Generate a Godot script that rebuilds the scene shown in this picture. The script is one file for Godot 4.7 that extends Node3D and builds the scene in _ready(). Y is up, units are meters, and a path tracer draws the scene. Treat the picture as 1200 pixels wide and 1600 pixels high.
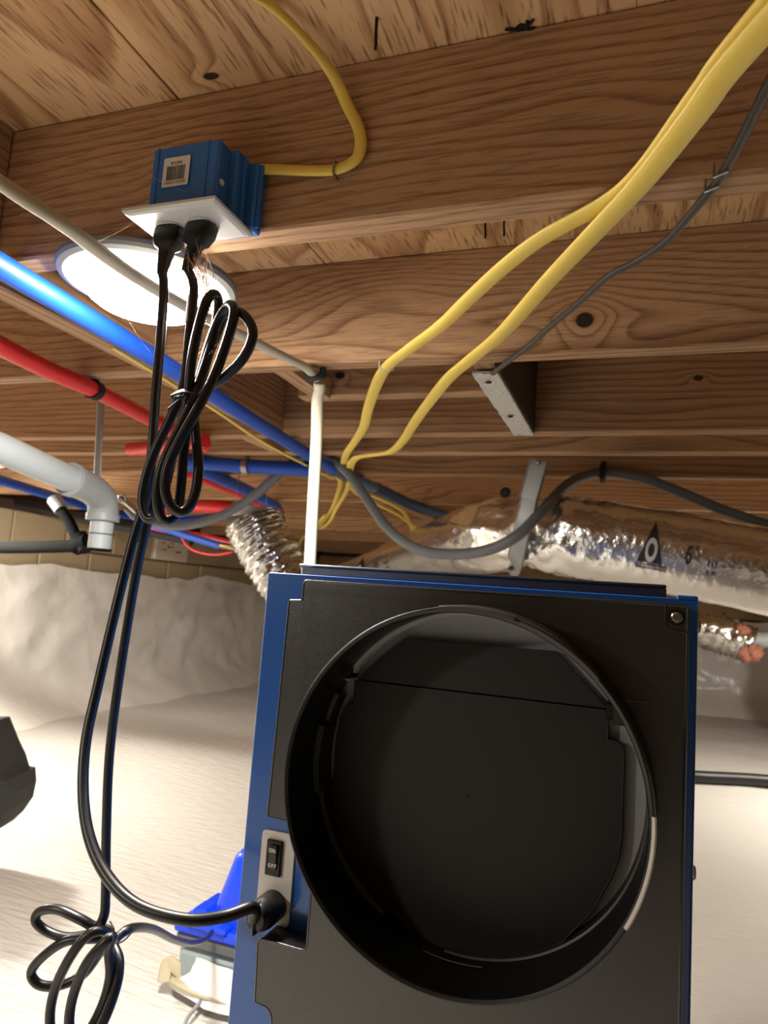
extends Node3D
# A crawl space under a timber floor: joists and plywood above, white sheeting below, a blue dehumidifier with a
# round duct collar, its power cords, plumbing, cables and foil ducts. Metres, y up; joists run along x.

const EYE := 0.83        # camera height above the floor
const JB := 1.22         # underside of the joists
const JT := 1.404        # underside of the plywood


func _ready() -> void:
	# ---------- camera, sky, exposure, lamps ----------
	var cam := Camera3D.new()
	cam.name = "camera"
	cam.position = Vector3(0, EYE, 0)
	cam.rotation_degrees = Vector3(6.65, 19.9, 4.09)
	cam.keep_aspect = Camera3D.KEEP_HEIGHT
	cam.fov = 71.62
	cam.near = 0.02
	cam.far = 60.0
	var at := CameraAttributesPhysical.new()
	at.frustum_focal_length = 16.635
	at.frustum_focus_distance = 0.62
	at.frustum_near = 0.02
	at.frustum_far = 60.0
	at.exposure_aperture = 7.5
	cam.attributes = at
	add_child(cam)
	var we := WorldEnvironment.new()
	we.name = "world_environment"
	var env := Environment.new()
	env.background_mode = Environment.BG_COLOR
	env.background_color = Color(0, 0, 0)
	env.tonemap_mode = Environment.TONE_MAPPER_LINEAR
	env.tonemap_exposure = 2.62
	env.sdfgi_enabled = true
	env.ssao_enabled = true
	env.ssil_enabled = true
	we.environment = env
	add_child(we)
	make_materials()
	disc_lamp(V(-0.610, JB, -0.724), "white round disc lamp glowing under the joists behind the black power cords", 0.8, 48.0)
	disc_lamp(V(-1.30, JB, 0.7), "unseen white disc lamp behind the camera, placed to light the floor before the dehumidifier", 0.9, 4.0)  # unseen lamp, lights the floor that the front panel reflects
	disc_lamp(V(-2.6, JB, -1.95), "unseen white disc lamp beyond the left edge, placed to light the left wall sheeting", 0.35, 260.0)  # unseen lamp, mostly sideways glow, set to brighten the left wall sheeting
	disc_lamp(V(1.25, JB, -3.72), "unseen white disc lamp beyond the right edge, placed to light the far floor and joists", 1.3, 60.0)  # unseen lamp, placed for the brighter far floor and far joists
	# ---------- structure, then objects ----------
	build_shell()
	build_joists()
	build_blocking()
	build_outlet()
	build_unit()
	build_cords()
	build_cables()
	build_pipes()
	build_ducts()
	build_floor_things()
	build_small()


# =====================================================================================================
# helpers
# =====================================================================================================
func V(x: float, y: float, z: float) -> Vector3:
	return Vector3(x, y, z)


class Shape:
	var v := PackedVector3Array()
	var n := PackedVector3Array()
	var uv := PackedVector2Array()
	var ix := PackedInt32Array()

	# flat polygon; its front looks away from the point "inside"
	func face(p: Array, inside: Vector3, uvs: Array = []) -> void:
		var c := Vector3.ZERO
		for q in p:
			c += q
		c /= p.size()
		var nn := Vector3.ZERO
		for i in p.size():
			nn += (p[i] - c).cross(p[(i + 1) % p.size()] - c)
		if nn.length() < 1e-14:
			return
		nn = nn.normalized()
		var order := range(p.size())
		if nn.dot(c - inside) < 0.0:
			nn = -nn
			order.reverse()
		var b := v.size()
		for i in order:
			v.append(p[i])
			n.append(nn)
			uv.append(uvs[i] if uvs.size() else Vector2.ZERO)
		for i in range(1, p.size() - 1):
			ix.append_array([b, b + i + 1, b + i])

	# smooth sheet: rows of equal length; out < 0 turns it over
	func sheet(rows: Array, out: float = 1.0, u1: float = 1.0, v1: float = 1.0, close_u: bool = false, uvs: Array = []) -> void:
		var R := rows.size()
		var K: int = rows[0].size()
		var b := v.size()
		var acc := PackedVector3Array()
		acc.resize(R * K)
		for r in R - 1:
			for k in K - 1:
				var a: Vector3 = rows[r][k]
				var c: Vector3 = rows[r + 1][k + 1]
				var q: Vector3 = (rows[r][k + 1] - rows[r + 1][k]).cross(c - a) * out
				acc[r * K + k] += q
				acc[r * K + k + 1] += q
				acc[(r + 1) * K + k] += q
				acc[(r + 1) * K + k + 1] += q
		if close_u:
			for r in R:
				var s: Vector3 = acc[r * K] + acc[r * K + K - 1]
				acc[r * K] = s
				acc[r * K + K - 1] = s
		for r in R:
			for k in K:
				v.append(rows[r][k])
				var q: Vector3 = acc[r * K + k]
				n.append(q.normalized() if q.length() > 1e-20 else Vector3.UP)
				uv.append(uvs[r][k] if uvs.size() else Vector2(u1 * r / (R - 1.0), v1 * k / (K - 1.0)))
		for r in R - 1:
			for k in K - 1:
				var a := b + r * K + k
				var c := a + K
				if out > 0:
					ix.append_array([a, c + 1, a + 1, a, c, c + 1])
				else:
					ix.append_array([a, a + 1, c + 1, a, c + 1, c])

	# chamfered box in the frame xf (origin at its middle); grain: -1 no uv, else the axis the wood runs along
	func box(xf: Transform3D, size: Vector3, bev: float = 0.002, grain: int = -1, shift: Vector2 = Vector2.ZERO) -> void:
		var h := size / 2.0
		bev = minf(bev, minf(h.x, minf(h.y, h.z)) * 0.9)
		var inside := xf.origin
		var pts := {}
		for sx in [-1, 1]:
			for sy in [-1, 1]:
				for sz in [-1, 1]:
					var s := Vector3(sx, sy, sz)
					for a in 3:
						var q := s * (h - Vector3.ONE * bev)
						q[a] = s[a] * h[a]
						pts[[sx, sy, sz, a]] = q
		var add := func(keys: Array, axis: int) -> void:
			var p := []
			var w := []
			for k in keys:
				var q: Vector3 = pts[k]
				p.append(xf * q)
				if grain >= 0:
					var t := 1 if axis != 1 and grain != 1 else (2 if axis != 2 and grain != 2 else 0)
					var face_off := 0.0 if axis == (2 if grain != 2 else 0) else 0.80
					w.append(Vector2((q[grain]) / 2.4 + shift.x, (h[t] - q[t]) / 0.24 + face_off + shift.y))
			face(p, inside, w)
		for a in 3:
			var b := (a + 1) % 3
			var c := (a + 2) % 3
			for s in [-1, 1]:
				var ks := []
				for o in [[-1, -1], [1, -1], [1, 1], [-1, 1]]:
					var k := [0, 0, 0, a]
					k[a] = s
					k[b] = o[0]
					k[c] = o[1]
					ks.append(k)
				add.call(ks, a)
			for sb in [-1, 1]:
				for sc in [-1, 1]:
					var k1 := [0, 0, 0, b]
					k1[a] = -1
					k1[b] = sb
					k1[c] = sc
					var k2: Array = k1.duplicate()
					k2[a] = 1
					var k3: Array = k2.duplicate()
					k3[3] = c
					var k4: Array = k1.duplicate()
					k4[3] = c
					add.call([k1, k2, k3, k4], b)
		for sx in [-1, 1]:
			for sy in [-1, 1]:
				for sz in [-1, 1]:
					add.call([[sx, sy, sz, 0], [sx, sy, sz, 1], [sx, sy, sz, 2]], 0)

	func bx(lo: Vector3, hi: Vector3, bev: float = 0.002, grain: int = -1, shift: Vector2 = Vector2.ZERO) -> void:
		box(Transform3D(Basis(), (lo + hi) / 2.0), hi - lo, bev, grain, shift)

	# sweep an oval of half-axes w (along flat) and t (along the normal) through the path
	func sweep(path: Array, w: float, t: float, sides: int = 10, flat: Vector3 = Vector3.ZERO, caps: bool = true, v_len: float = 1.0) -> void:
		var rows := []
		var side := Vector3.ZERO
		var length := 0.0
		var uvs := []
		for i in path.size():
			var d: Vector3 = (path[mini(i + 1, path.size() - 1)] - path[maxi(i - 1, 0)]).normalized()
			if i > 0:
				length += (path[i] - path[i - 1]).length()
			if flat != Vector3.ZERO:
				side = flat.cross(d)
			elif side == Vector3.ZERO:
				side = d.cross(Vector3(0.31, 0.87, 0.4))
			side = (side - d * side.dot(d)).normalized()
			var up := d.cross(side).normalized()
			var row := []
			var ur := []
			for k in sides + 1:
				var a := TAU * k / sides
				row.append(path[i] + side * cos(a) * w + up * sin(a) * t)
				ur.append(Vector2(length / v_len, float(k) / sides))
			rows.append(row)
			uvs.append(ur)
		sheet(rows, 1.0, 1, 1, true, uvs)
		if caps:
			face(rows[0].slice(0, sides), path[1])
			face(rows[-1].slice(0, sides), path[-2])

	func tube(path: Array, r: float, sides: int = 10, caps: bool = true) -> void:
		sweep(path, r, r, sides, Vector3.ZERO, caps)

	# spin a profile of (radius, height) about the y axis of xf; profile runs so that its outside is right of its direction
	func lathe(xf: Transform3D, prof: Array, segs: int = 32, a0: float = 0.0, a1: float = TAU) -> void:
		var rows := []
		for p in prof:
			var row := []
			for k in segs + 1:
				var a := lerpf(a0, a1, float(k) / segs)
				row.append(xf * Vector3(p.x * cos(a), p.y, p.x * sin(a)))
			rows.append(row)
		# each band flat-shaded along the profile when it turns sharply: split rows
		for i in rows.size() - 1:
			sheet([rows[i], rows[i + 1]], 1.0, 1, 1, absf(a1 - a0 - TAU) < 0.001)

	# extrude a polygon (x, y) from z0 to z1 in xf, with optional rounding of the front edge by a chamfer
	func prism(xf: Transform3D, poly: PackedVector2Array, z0: float, z1: float) -> void:
		var tri := Geometry2D.triangulate_polygon(poly)
		var zm := (z0 + z1) / 2.0
		for z in [z0, z1]:
			for i in range(0, tri.size(), 3):
				var p := []
				for k in 3:
					var q := poly[tri[i + k]]
					p.append(xf * Vector3(q.x, q.y, z))
				var c: Vector3 = (p[0] + p[1] + p[2]) / 3.0
				face(p, c + xf.basis.z * (zm - z))
		var cw := Geometry2D.is_polygon_clockwise(poly)
		for i in poly.size():
			var a := poly[i]
			var b := poly[(i + 1) % poly.size()]
			var e := (b - a)
			if e.length() < 1e-7:
				continue
			var nrm := Vector2(e.y, -e.x).normalized() * (-1.0 if cw else 1.0)
			var m := (a + b) / 2.0 - nrm * 0.01
			face([xf * Vector3(a.x, a.y, z0), xf * Vector3(b.x, b.y, z0), xf * Vector3(b.x, b.y, z1), xf * Vector3(a.x, a.y, z1)], xf * Vector3(m.x, m.y, zm))

	func mesh(m: Material) -> ArrayMesh:
		var am := ArrayMesh.new()
		var arr := []
		arr.resize(Mesh.ARRAY_MAX)
		arr[Mesh.ARRAY_VERTEX] = v
		arr[Mesh.ARRAY_NORMAL] = n
		arr[Mesh.ARRAY_TEX_UV] = uv
		arr[Mesh.ARRAY_INDEX] = ix
		am.add_surface_from_arrays(Mesh.PRIMITIVE_TRIANGLES, arr)
		am.surface_set_material(0, m)
		return am


var used := {}


func numbered(called: String) -> String:
	used[called] = used.get(called, 0) + 1
	return called if used[called] == 1 else "%s_%03d" % [called, used[called] - 1]


func tag(o: Node, label: String, category: String, group: String = "") -> Node:
	o.set_meta("label", label)
	o.set_meta("category", category)
	if group:
		o.set_meta("group", group)
	return o


func thing(called: String, label: String, category: String, where: Vector3 = Vector3.ZERO, group: String = "") -> Node3D:
	var o := Node3D.new()
	o.name = numbered(called)
	o.position = where
	add_child(o)
	tag(o, label, category, group)
	return o


# commit a shape as one mesh; shapes are built in world coordinates, so a part is moved back by its parent's place
func obj(called: String, s: Shape, m: Material, parent: Node3D = null) -> MeshInstance3D:
	var o := MeshInstance3D.new()
	o.mesh = s.mesh(m)
	if parent == null:
		o.name = numbered(called)
		add_child(o)
	else:
		o.name = called
		parent.add_child(o, true)
		var p: Node = parent
		var off := Vector3.ZERO
		while p is Node3D and p != self:
			off += (p as Node3D).position
			p = p.get_parent()
		o.position = -off
	return o


func struct(called: String, s: Shape, m: Material, parent: Node3D = null) -> MeshInstance3D:
	var o := obj(called, s, m, parent)
	if parent == null:
		o.set_meta("kind", "structure")
	return o


# a smooth curve through points
func curve(p: Array, per: int = 6) -> Array:
	var out := []
	for i in p.size() - 1:
		var a: Vector3 = p[maxi(i - 1, 0)]
		var b: Vector3 = p[i]
		var c: Vector3 = p[i + 1]
		var d: Vector3 = p[mini(i + 2, p.size() - 1)]
		for k in per:
			out.append(b.cubic_interpolate(c, a, d, float(k) / per))
	out.append(p[-1])
	return out


func frame(o: Vector3, y: Vector3) -> Transform3D:
	y = y.normalized()
	var x := y.cross(Vector3(0.13, 0.21, 0.97) if absf(y.z) < 0.9 else Vector3.RIGHT).normalized()
	return Transform3D(Basis(x, y, x.cross(y)), o)


func circle_poly(c: Vector2, r: float, n: int = 72) -> PackedVector2Array:
	var p := PackedVector2Array()
	for i in n:
		p.append(c + Vector2(cos(TAU * i / n), sin(TAU * i / n)) * r)
	return p


func text_shape(what: String, height: float, xf: Transform3D, depth: float = 0.0006, bold: bool = true) -> Shape:
	var tm := TextMesh.new()
	var f := SystemFont.new()
	f.font_names = PackedStringArray(["Droid Sans"])
	f.font_weight = 700 if bold else 400
	tm.font = f
	tm.text = what
	tm.font_size = 48
	tm.pixel_size = height / 35.0
	tm.depth = depth
	tm.curve_step = 2.0
	var s := Shape.new()
	for k in tm.get_surface_count():
		var a := tm.surface_get_arrays(k)
		var b := s.v.size()
		for q in a[Mesh.ARRAY_VERTEX]:
			s.v.append(xf * q)
		for q in a[Mesh.ARRAY_NORMAL]:
			s.n.append(xf.basis * q)
		for q in a[Mesh.ARRAY_VERTEX].size():
			s.uv.append(Vector2.ZERO)
		if a[Mesh.ARRAY_INDEX] != null:
			for q in a[Mesh.ARRAY_INDEX]:
				s.ix.append(b + q)
		else:
			for q in a[Mesh.ARRAY_VERTEX].size():
				s.ix.append(b + q)
	return s


# =====================================================================================================
# materials
# =====================================================================================================
var M := {}


func flat(called: String, c: Color, rough: float, metal: float = 0.0, spec: float = 0.5) -> StandardMaterial3D:
	var m := StandardMaterial3D.new()
	m.resource_name = called
	m.albedo_color = c
	m.roughness = rough
	m.metallic = metal
	m.metallic_specular = spec
	M[called] = m
	return m


func noise(sd: int, freq: float, oct: int = 3) -> FastNoiseLite:
	var f := FastNoiseLite.new()
	f.seed = sd
	f.noise_type = FastNoiseLite.TYPE_SIMPLEX_SMOOTH
	f.frequency = freq
	f.fractal_octaves = oct
	return f


func field(sd: int, w: int, h: int, sw: int, sh: int, freq: float, oct: int = 3) -> PackedFloat32Array:
	var im := noise(sd, freq, oct).get_seamless_image(sw, sh, false, false, 0.15)
	im.convert(Image.FORMAT_RF)
	im.resize(w, h, Image.INTERPOLATE_CUBIC)
	return im.get_data().to_float32_array()


func relief(m: StandardMaterial3D, sd: int, freq: float, cm: float, scale: Vector3, oct: int = 4, ridged: bool = false) -> void:
	var f := noise(sd, freq, oct)
	if ridged:
		f.fractal_type = FastNoiseLite.FRACTAL_RIDGED
	var t := ImageTexture.create_from_image(f.get_seamless_image(512, 512))
	m.heightmap_enabled = true
	m.heightmap_texture = t
	m.heightmap_scale = cm
	m.uv1_triplanar = true
	m.uv1_world_triplanar = true
	m.uv1_scale = scale


# sawn or peeled wood: growth rings as contour lines of a stretched field, bent round knots [u, v, su, sv, push, core]
func wood(sd: int, w: int, h: int, rings: float, wave: float, sw: int, sh: int, knots: Array, light: Color, dark: Color, depth: float) -> ImageTexture:
	var a := field(sd, w, h, sw, sh, 0.03, 3)
	var fib := field(sd + 1, w, h, w / 16, h, 0.25, 2)
	var blot := field(sd + 2, w, h, 64, 16, 0.06, 2)
	var bytes := PackedByteArray()
	bytes.resize(w * h * 3)
	var i := 0
	for y in h:
		var vv := float(y) / h
		for x in w:
			var uu := float(x) / w
			var d := vv * rings + a[i] * wave
			var core := 0.0
			for k in knots:
				var du: float = absf(uu - k[0]) / k[2]
				var dv: float = (vv - k[1]) / k[3]
				if du < 3.0 and dv < 3.0 and dv > -3.0:
					var e := exp(-du * du - dv * dv)
					d += e * k[4]
					if e > 0.75:
						core = maxf(core, smoothstep(1.0 - k[5] * 0.2, 1.0 - k[5] * 0.1, e) if k[5] > 0.0 else 0.0)
			var t := d - floorf(d)
			var late := clampf((t - 0.3) / 0.55, 0.0, 1.0)
			late = late * late * (1.0 - clampf((t - 0.9) / 0.1, 0.0, 1.0))
			var mixv := clampf(late * depth + (blot[i] - 0.5) * 0.35 + (fib[i] - 0.5) * 0.30, 0.0, 1.0)
			var g := (1.0 - core * 0.72) * (1.0 - clampf((fib[i] - 0.62) * 1.6, 0.0, 0.30 if depth > 0.7 else 0.11))
			bytes[i * 3] = int(255.0 * lerpf(light.r, dark.r, mixv) * g)
			bytes[i * 3 + 1] = int(255.0 * lerpf(light.g, dark.g, mixv) * g)
			bytes[i * 3 + 2] = int(255.0 * lerpf(light.b, dark.b, mixv) * g)
			i += 1
	return ImageTexture.create_from_image(Image.create_from_data(w, h, false, Image.FORMAT_RGB8, bytes))


func wood_mat(called: String, t: Texture2D) -> StandardMaterial3D:
	var m := flat(called, Color(1, 1, 1), 0.72, 0.0, 0.3)
	m.albedo_texture = t
	return m


func make_materials() -> void:
	var li := Color(0.70, 0.56, 0.425)
	var da := Color(0.44, 0.31, 0.215)
	wood_mat("joist_a", wood(11, 2048, 256, 16.0, 2.0, 96, 48, [[0.37, 0.44, 0.018, 0.16, 2.2, 1.0], [0.555, 0.36, 0.03, 0.1, 0.9, 0.0]], li, da, 0.5))
	wood_mat("joist_b", wood(23, 2048, 256, 14.0, 2.6, 80, 40, [[0.40, 0.30, 0.06, 0.22, 3.2, 0.0], [0.547, 0.56, 0.018, 0.17, 3.2, 0.55], [0.53, 0.4, 0.08, 0.25, 2.5, 0.0]], li, da, 0.6))
	wood_mat("joist_c", wood(37, 1024, 256, 12.0, 2.2, 64, 48, [[0.25, 0.4, 0.012, 0.08, 1.8, 1.0], [0.62, 0.55, 0.1, 0.25, 2.8, 0.0]], li, da, 0.55))
	wood_mat("joist_d", wood(51, 1024, 256, 14.0, 1.8, 64, 48, [[0.55, 0.3, 0.01, 0.06, 1.5, 1.0]], li.lerp(da, 0.12), da.lerp(Color.BLACK, 0.12), 0.5))
	wood_mat("plywood", wood(71, 1024, 1024, 5.0, 6.0, 20, 128, [[0.3, 0.2, 0.01, 0.02, 1.0, 1.0], [0.72, 0.62, 0.012, 0.02, 1.0, 1.0]], Color(0.85, 0.70, 0.52), Color(0.63, 0.46, 0.31), 0.8))
	flat("knot_hole", Color(0.10, 0.06, 0.04), 0.9)
	flat("dark_timber", Color(0.22, 0.15, 0.11), 0.85)
	var sh := flat("white_sheeting", Color(0.93, 0.92, 0.895), 0.24)
	relief(sh, 5, 0.010, 0.45, Vector3(0.7, 0.7, 0.7), 3, true)
	var fl := flat("floor_sheeting", Color(0.815, 0.805, 0.78), 0.5)
	relief(fl, 8, 0.03, 0.45, Vector3(0.5, 1.0, 2.6), 4)
	var bl := flat("concrete", Color(0.72, 0.65, 0.52), 0.95)
	relief(bl, 9, 0.08, 0.5, Vector3(2.5, 2.5, 2.5), 5)
	var bl2 := flat("pale_concrete", Color(0.93, 0.89, 0.82), 0.95)
	relief(bl2, 10, 0.08, 0.7, Vector3(3, 3, 3), 5)
	flat("red_print", Color(0.55, 0.22, 0.18), 0.9)
	flat("mortar", Color(0.50, 0.46, 0.39), 0.95)
	flat("earth", Color(0.3, 0.25, 0.2), 1.0)
	# dehumidifier
	var bm := flat("blue_enamel", Color(0.09, 0.345, 0.68), 0.28)
	bm.clearcoat_enabled = true
	bm.clearcoat = 0.5
	bm.clearcoat_roughness = 0.12
	var bp := flat("black_plastic", Color(0.085, 0.085, 0.085), 0.32, 0.0, 0.75)
	relief(bp, 12, 0.2, 0.012, Vector3(9, 9, 9), 2)
	flat("collar_plastic", Color(0.05, 0.05, 0.05), 0.36)
	flat("rim_plastic", Color(0.16, 0.145, 0.125), 0.45)
	flat("damper_grey", Color(0.58, 0.59, 0.60), 0.55)
	flat("damper_black", Color(0.04, 0.04, 0.042), 0.55)
	flat("plate_grey", Color(0.84, 0.83, 0.81), 0.4, 0.0)
	flat("switch_black", Color(0.03, 0.03, 0.03), 0.3)
	flat("print_white", Color(0.85, 0.85, 0.83), 0.6)
	flat("steel", Color(0.62, 0.61, 0.60), 0.32, 1.0)
	flat("dark_steel", Color(0.22, 0.20, 0.18), 0.5, 0.7)  # bolt head, and the hanger cheek with its shade in the tone
	var gal := flat("galvanized", Color(0.80, 0.80, 0.78), 0.42, 0.45)
	relief(gal, 14, 0.02, 0.25, Vector3(9, 9, 9), 3)
	flat("strap_steel", Color(0.60, 0.61, 0.61), 0.5, 0.7)
	# electrical
	flat("box_blue", Color(0.16, 0.42, 0.72), 0.5)
	flat("label_paper", Color(0.86, 0.85, 0.83), 0.7)
	flat("ink", Color(0.06, 0.06, 0.07), 0.8)
	flat("cover_white", Color(0.80, 0.80, 0.79), 0.35)
	flat("cord_black", Color(0.03, 0.03, 0.034), 0.38)
	flat("twist_tie", Color(0.12, 0.12, 0.12), 0.3, 0.6)
	flat("cable_yellow", Color(0.90, 0.79, 0.36), 0.48)
	flat("cable_white", Color(0.72, 0.70, 0.62), 0.45)
	flat("cable_dark", Color(0.24, 0.22, 0.19), 0.5)
	flat("cable_grey", Color(0.37, 0.38, 0.39), 0.5)
	flat("clip_black", Color(0.03, 0.03, 0.032), 0.7)
	# plumbing
	flat("pex_blue", Color(0.04, 0.29, 0.70), 0.5)
	flat("pex_dark_blue", Color(0.10, 0.20, 0.33), 0.5)
	flat("pex_red", Color(0.82, 0.14, 0.15), 0.4)
	flat("coupling_blue", Color(0.22, 0.36, 0.48), 0.5)
	flat("pvc", Color(0.64, 0.67, 0.68), 0.42)
	flat("pvc_elbow", Color(0.54, 0.56, 0.56), 0.42)
	flat("abs_grey", Color(0.085, 0.088, 0.088), 0.95, 0.0, 0.2)
	flat("brass", Color(0.55, 0.47, 0.32), 0.35, 1.0)
	var foil := flat("foil", Color(0.88, 0.87, 0.85), 0.24, 1.0)
	relief(foil, 17, 0.03, 0.22, Vector3(2.2, 2.2, 2.2), 4)
	var foil2 := flat("crinkled_foil", Color(0.76, 0.75, 0.73), 0.16, 1.0)
	relief(foil2, 19, 0.05, 0.25, Vector3(2, 2, 2), 4)
	flat("duct_print", Color(0.07, 0.04, 0.09), 0.6)
	flat("duct_print_light", Color(0.72, 0.70, 0.70), 0.4)
	# floor things
	flat("pump_blue", Color(0.03, 0.24, 0.84), 0.35)
	flat("pump_grey", Color(0.33, 0.34, 0.33), 0.5)
	var tank := flat("cloudy_plastic", Color(0.55, 0.60, 0.61), 0.4)
	tank.backlight_enabled = true
	tank.backlight = Color(0.22, 0.23, 0.23)
	flat("tape_cream", Color(0.70, 0.66, 0.54), 0.6)
	var rb := flat("dark_rubber", Color(0.19, 0.195, 0.18), 0.9)
	relief(rb, 21, 0.05, 0.6, Vector3(4, 4, 4), 5)
	flat("pink_wool", Color(0.72, 0.48, 0.40), 0.95)
	flat("hose_black", Color(0.02, 0.02, 0.02), 0.45)
	flat("nail", Color(0.13, 0.09, 0.07), 0.6, 0.5)
	var wb := flat("cobweb", Color(0.85, 0.66, 0.52), 0.6)
	wb.rim_enabled = true
	flat("lamp_white", Color(0.42, 0.43, 0.44), 0.5)
	var glow := flat("lamp_glow", Color(1, 1, 1), 0.5)
	glow.emission_enabled = true
	glow.emission = Color(1.0, 0.965, 0.915)
	glow.emission_energy_multiplier = 1.0


# =====================================================================================================
# lamps
# =====================================================================================================
func disc_lamp(p: Vector3, label: String, energy: float, glowing: float) -> void:
	var t := thing("disc_lamp", label, "lamp", p, "disc lamps under the joists")
	var s := Shape.new()
	var xf := Transform3D(Basis(Vector3.RIGHT, Vector3.DOWN, Vector3.FORWARD), p)
	s.lathe(xf, [Vector2(0.0, 0.0), Vector2(0.109, 0.0), Vector2(0.1135, 0.003), Vector2(0.1135, 0.008), Vector2(0.111, 0.012), Vector2(0.104, 0.0145), Vector2(0.084, 0.015), Vector2(0.078, 0.015)], 48)
	obj("trim_ring", s, M.lamp_white, t)
	var g := Shape.new()
	g.lathe(xf, [Vector2(0.080, 0.0145), Vector2(0.078, 0.024), Vector2(0.073, 0.034), Vector2(0.063, 0.041), Vector2(0.046, 0.046), Vector2(0.023, 0.0485), Vector2(0.0, 0.049)], 48)
	var gm: StandardMaterial3D = M.lamp_glow.duplicate()
	gm.emission_energy_multiplier = glowing
	obj("diffuser", g, gm, t)
	var a := AreaLight3D.new()
	a.name = "lamp_light"
	a.area_size = Vector2(0.14, 0.14)
	a.light_color = Color(1.0, 0.965, 0.915)
	a.light_energy = energy
	a.shadow_enabled = true
	a.area_range = 14.0
	a.area_attenuation = 2.0
	a.position = Vector3(0, -0.0525, 0)
	a.rotation_degrees = Vector3(-90, 0, 0)
	t.add_child(a)


# =====================================================================================================
# shell
# =====================================================================================================
func build_shell() -> void:
	# plywood subfloor
	var top := Node3D.new()
	top.name = "ceiling"
	top.set_meta("kind", "structure")
	add_child(top)
	var k := 0
	for ix in range(-3, 4):
		for iz in range(-3, 2):
			var x0 := -0.536 + ix * 1.22
			var z0 := -0.9 + iz * 2.44 + (1.22 if ix % 2 == 0 else 0.0)
			if z0 > 3.3 or z0 + 2.44 < -7.4:
				continue
			var s := Shape.new()
			s.bx(V(maxf(x0 + 0.0012, -3.5), JT, z0 + 0.001), V(minf(x0 + 1.2188, 4.1), JT + 0.018, z0 + 2.439), 0.001)
			s.uv.clear()
			for q in s.v:
				s.uv.append(Vector2(q.z / 1.1 + k * 0.37, (q.x - x0) / 1.22 + k * 0.21))
			obj("plywood_panel", s, M.plywood, top)
			k += 1
	var slab := Shape.new()
	slab.bx(V(-3.6, JT + 0.019, -7.5), V(4.3, JT + 0.09, 3.6), 0.001)
	obj("subfloor_backing", slab, M.dark_timber, top)
	# floor sheeting over earth
	var f := noise(3, 0.55, 3)
	var rows := []
	var uvs := []
	for i in 91:
		var row := []
		var ur := []
		for j in 121:
			var x := lerpf(-3.5, 4.2, i / 90.0)
			var z := lerpf(-7.4, 3.5, j / 120.0)
			row.append(V(x, f.get_noise_2d(x * 1.6, z * 2.4) * 0.022 - 0.012, z))
			ur.append(Vector2(x, z))
		rows.append(row)
		uvs.append(ur)
	var fs := Shape.new()
	fs.sheet(rows, 1.0, 1, 1, false, uvs)
	fix_up(fs)
	var fo := struct("floor", fs, M.floor_sheeting)
	var ea := Shape.new()
	ea.bx(V(-3.7, -0.3, -7.6), V(4.4, -0.045, 3.7), 0.01)
	obj("earth_bed", ea, M.earth, fo)
	# walls
	wall("wall_left", V(-3.62, -0.05, -7.6), V(-3.42, 1.17, 3.7))
	wall("wall_back", V(-3.62, -0.05, -7.6), V(4.4, JT + 0.02, -7.38))
	wall("wall_right", V(4.2, -0.05, -7.6), V(4.4, JT + 0.02, 3.7))
	wall("wall_front", V(-3.62, -0.05, 3.5), V(4.4, JT + 0.02, 3.7))  # unseen wall, left bare so the upper front panel reflects less light
	var r2 := Shape.new()
	r2.bx(V(-3.62, JB, -7.6), V(-3.40, JT + 0.02, 3.7), 0.002)
	struct("trim_1", r2, M.dark_timber)
	var sill := Shape.new()
	sill.bx(V(-3.60, 1.172, -7.3), V(-3.36, JB - 0.001, 3.4), 0.003)
	var so := obj("sill_plate", sill, M.dark_timber)
	tag(so, "dark sill plate lying along the top of the concrete blocks", "sill")
	# masonry blocks proud of the left wall
	var rng := RandomNumberGenerator.new()
	rng.seed = 4
	var wl: Node3D = get_node("wall_left")
	for c in 3:
		for j in range(0, 17):
			var z1 := -0.6 - j * 0.42 + (0.21 if c % 2 else 0.0)
			var y1 := 1.168 - c * 0.205
			var s := Shape.new()
			var dx := rng.randf_range(-0.012, 0.012)
			var pale := j == 9 and c == 0
			s.bx(V(-3.46, y1 - 0.195, z1 - 0.41), V(-3.385 + dx + (0.02 if pale else 0.0), y1, z1), 0.008)
			var o := obj("concrete_block", s, M.pale_concrete if pale else M.concrete, wl)
			if pale:
				var pr := Shape.new()
				for q in 9:
					var zz := z1 - 0.05 - rng.randf() * 0.26
					var yy := y1 - 0.06 - rng.randf() * 0.07
					pr.bx(V(-3.37 + dx, yy, zz - rng.randf_range(0.02, 0.05)), V(-3.3635 + dx, yy + 0.008, zz), 0.001)
				obj("red_mark", pr, M.red_print, o).set_meta("kind", "stuff")
	var gd := Shape.new()
	gd.bx(V(-3.35, 0.84, -7.37), V(4.15, JB - 0.001, -7.25), 0.004, 0, Vector2(0.1, 0.0))
	var go := obj("timber_girder", gd, M.joist_c)
	tag(go, "long timber girder along the far wall above the white sheeting", "girder")
	# wall sheeting
	hang_sheet("wall_sheeting", "creased white plastic sheeting hung over the lower left block wall", V(-3.37, 0, -7.3), V(-3.37, 0, 3.4), V(1, 0, 0), 0.86, 31)
	hang_sheet("wall_sheeting", "white plastic sheeting on the far wall below the timber girder", V(4.1, 0, -7.30), V(-3.3, 0, -7.30), V(0, 0, 1), 0.83, 47)
	hang_sheet("wall_sheeting", "white plastic sheeting on the wall beyond the right edge", V(4.15, 0, 3.4), V(4.15, 0, -7.2), V(-1, 0, 0), 0.86, 53)


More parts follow.
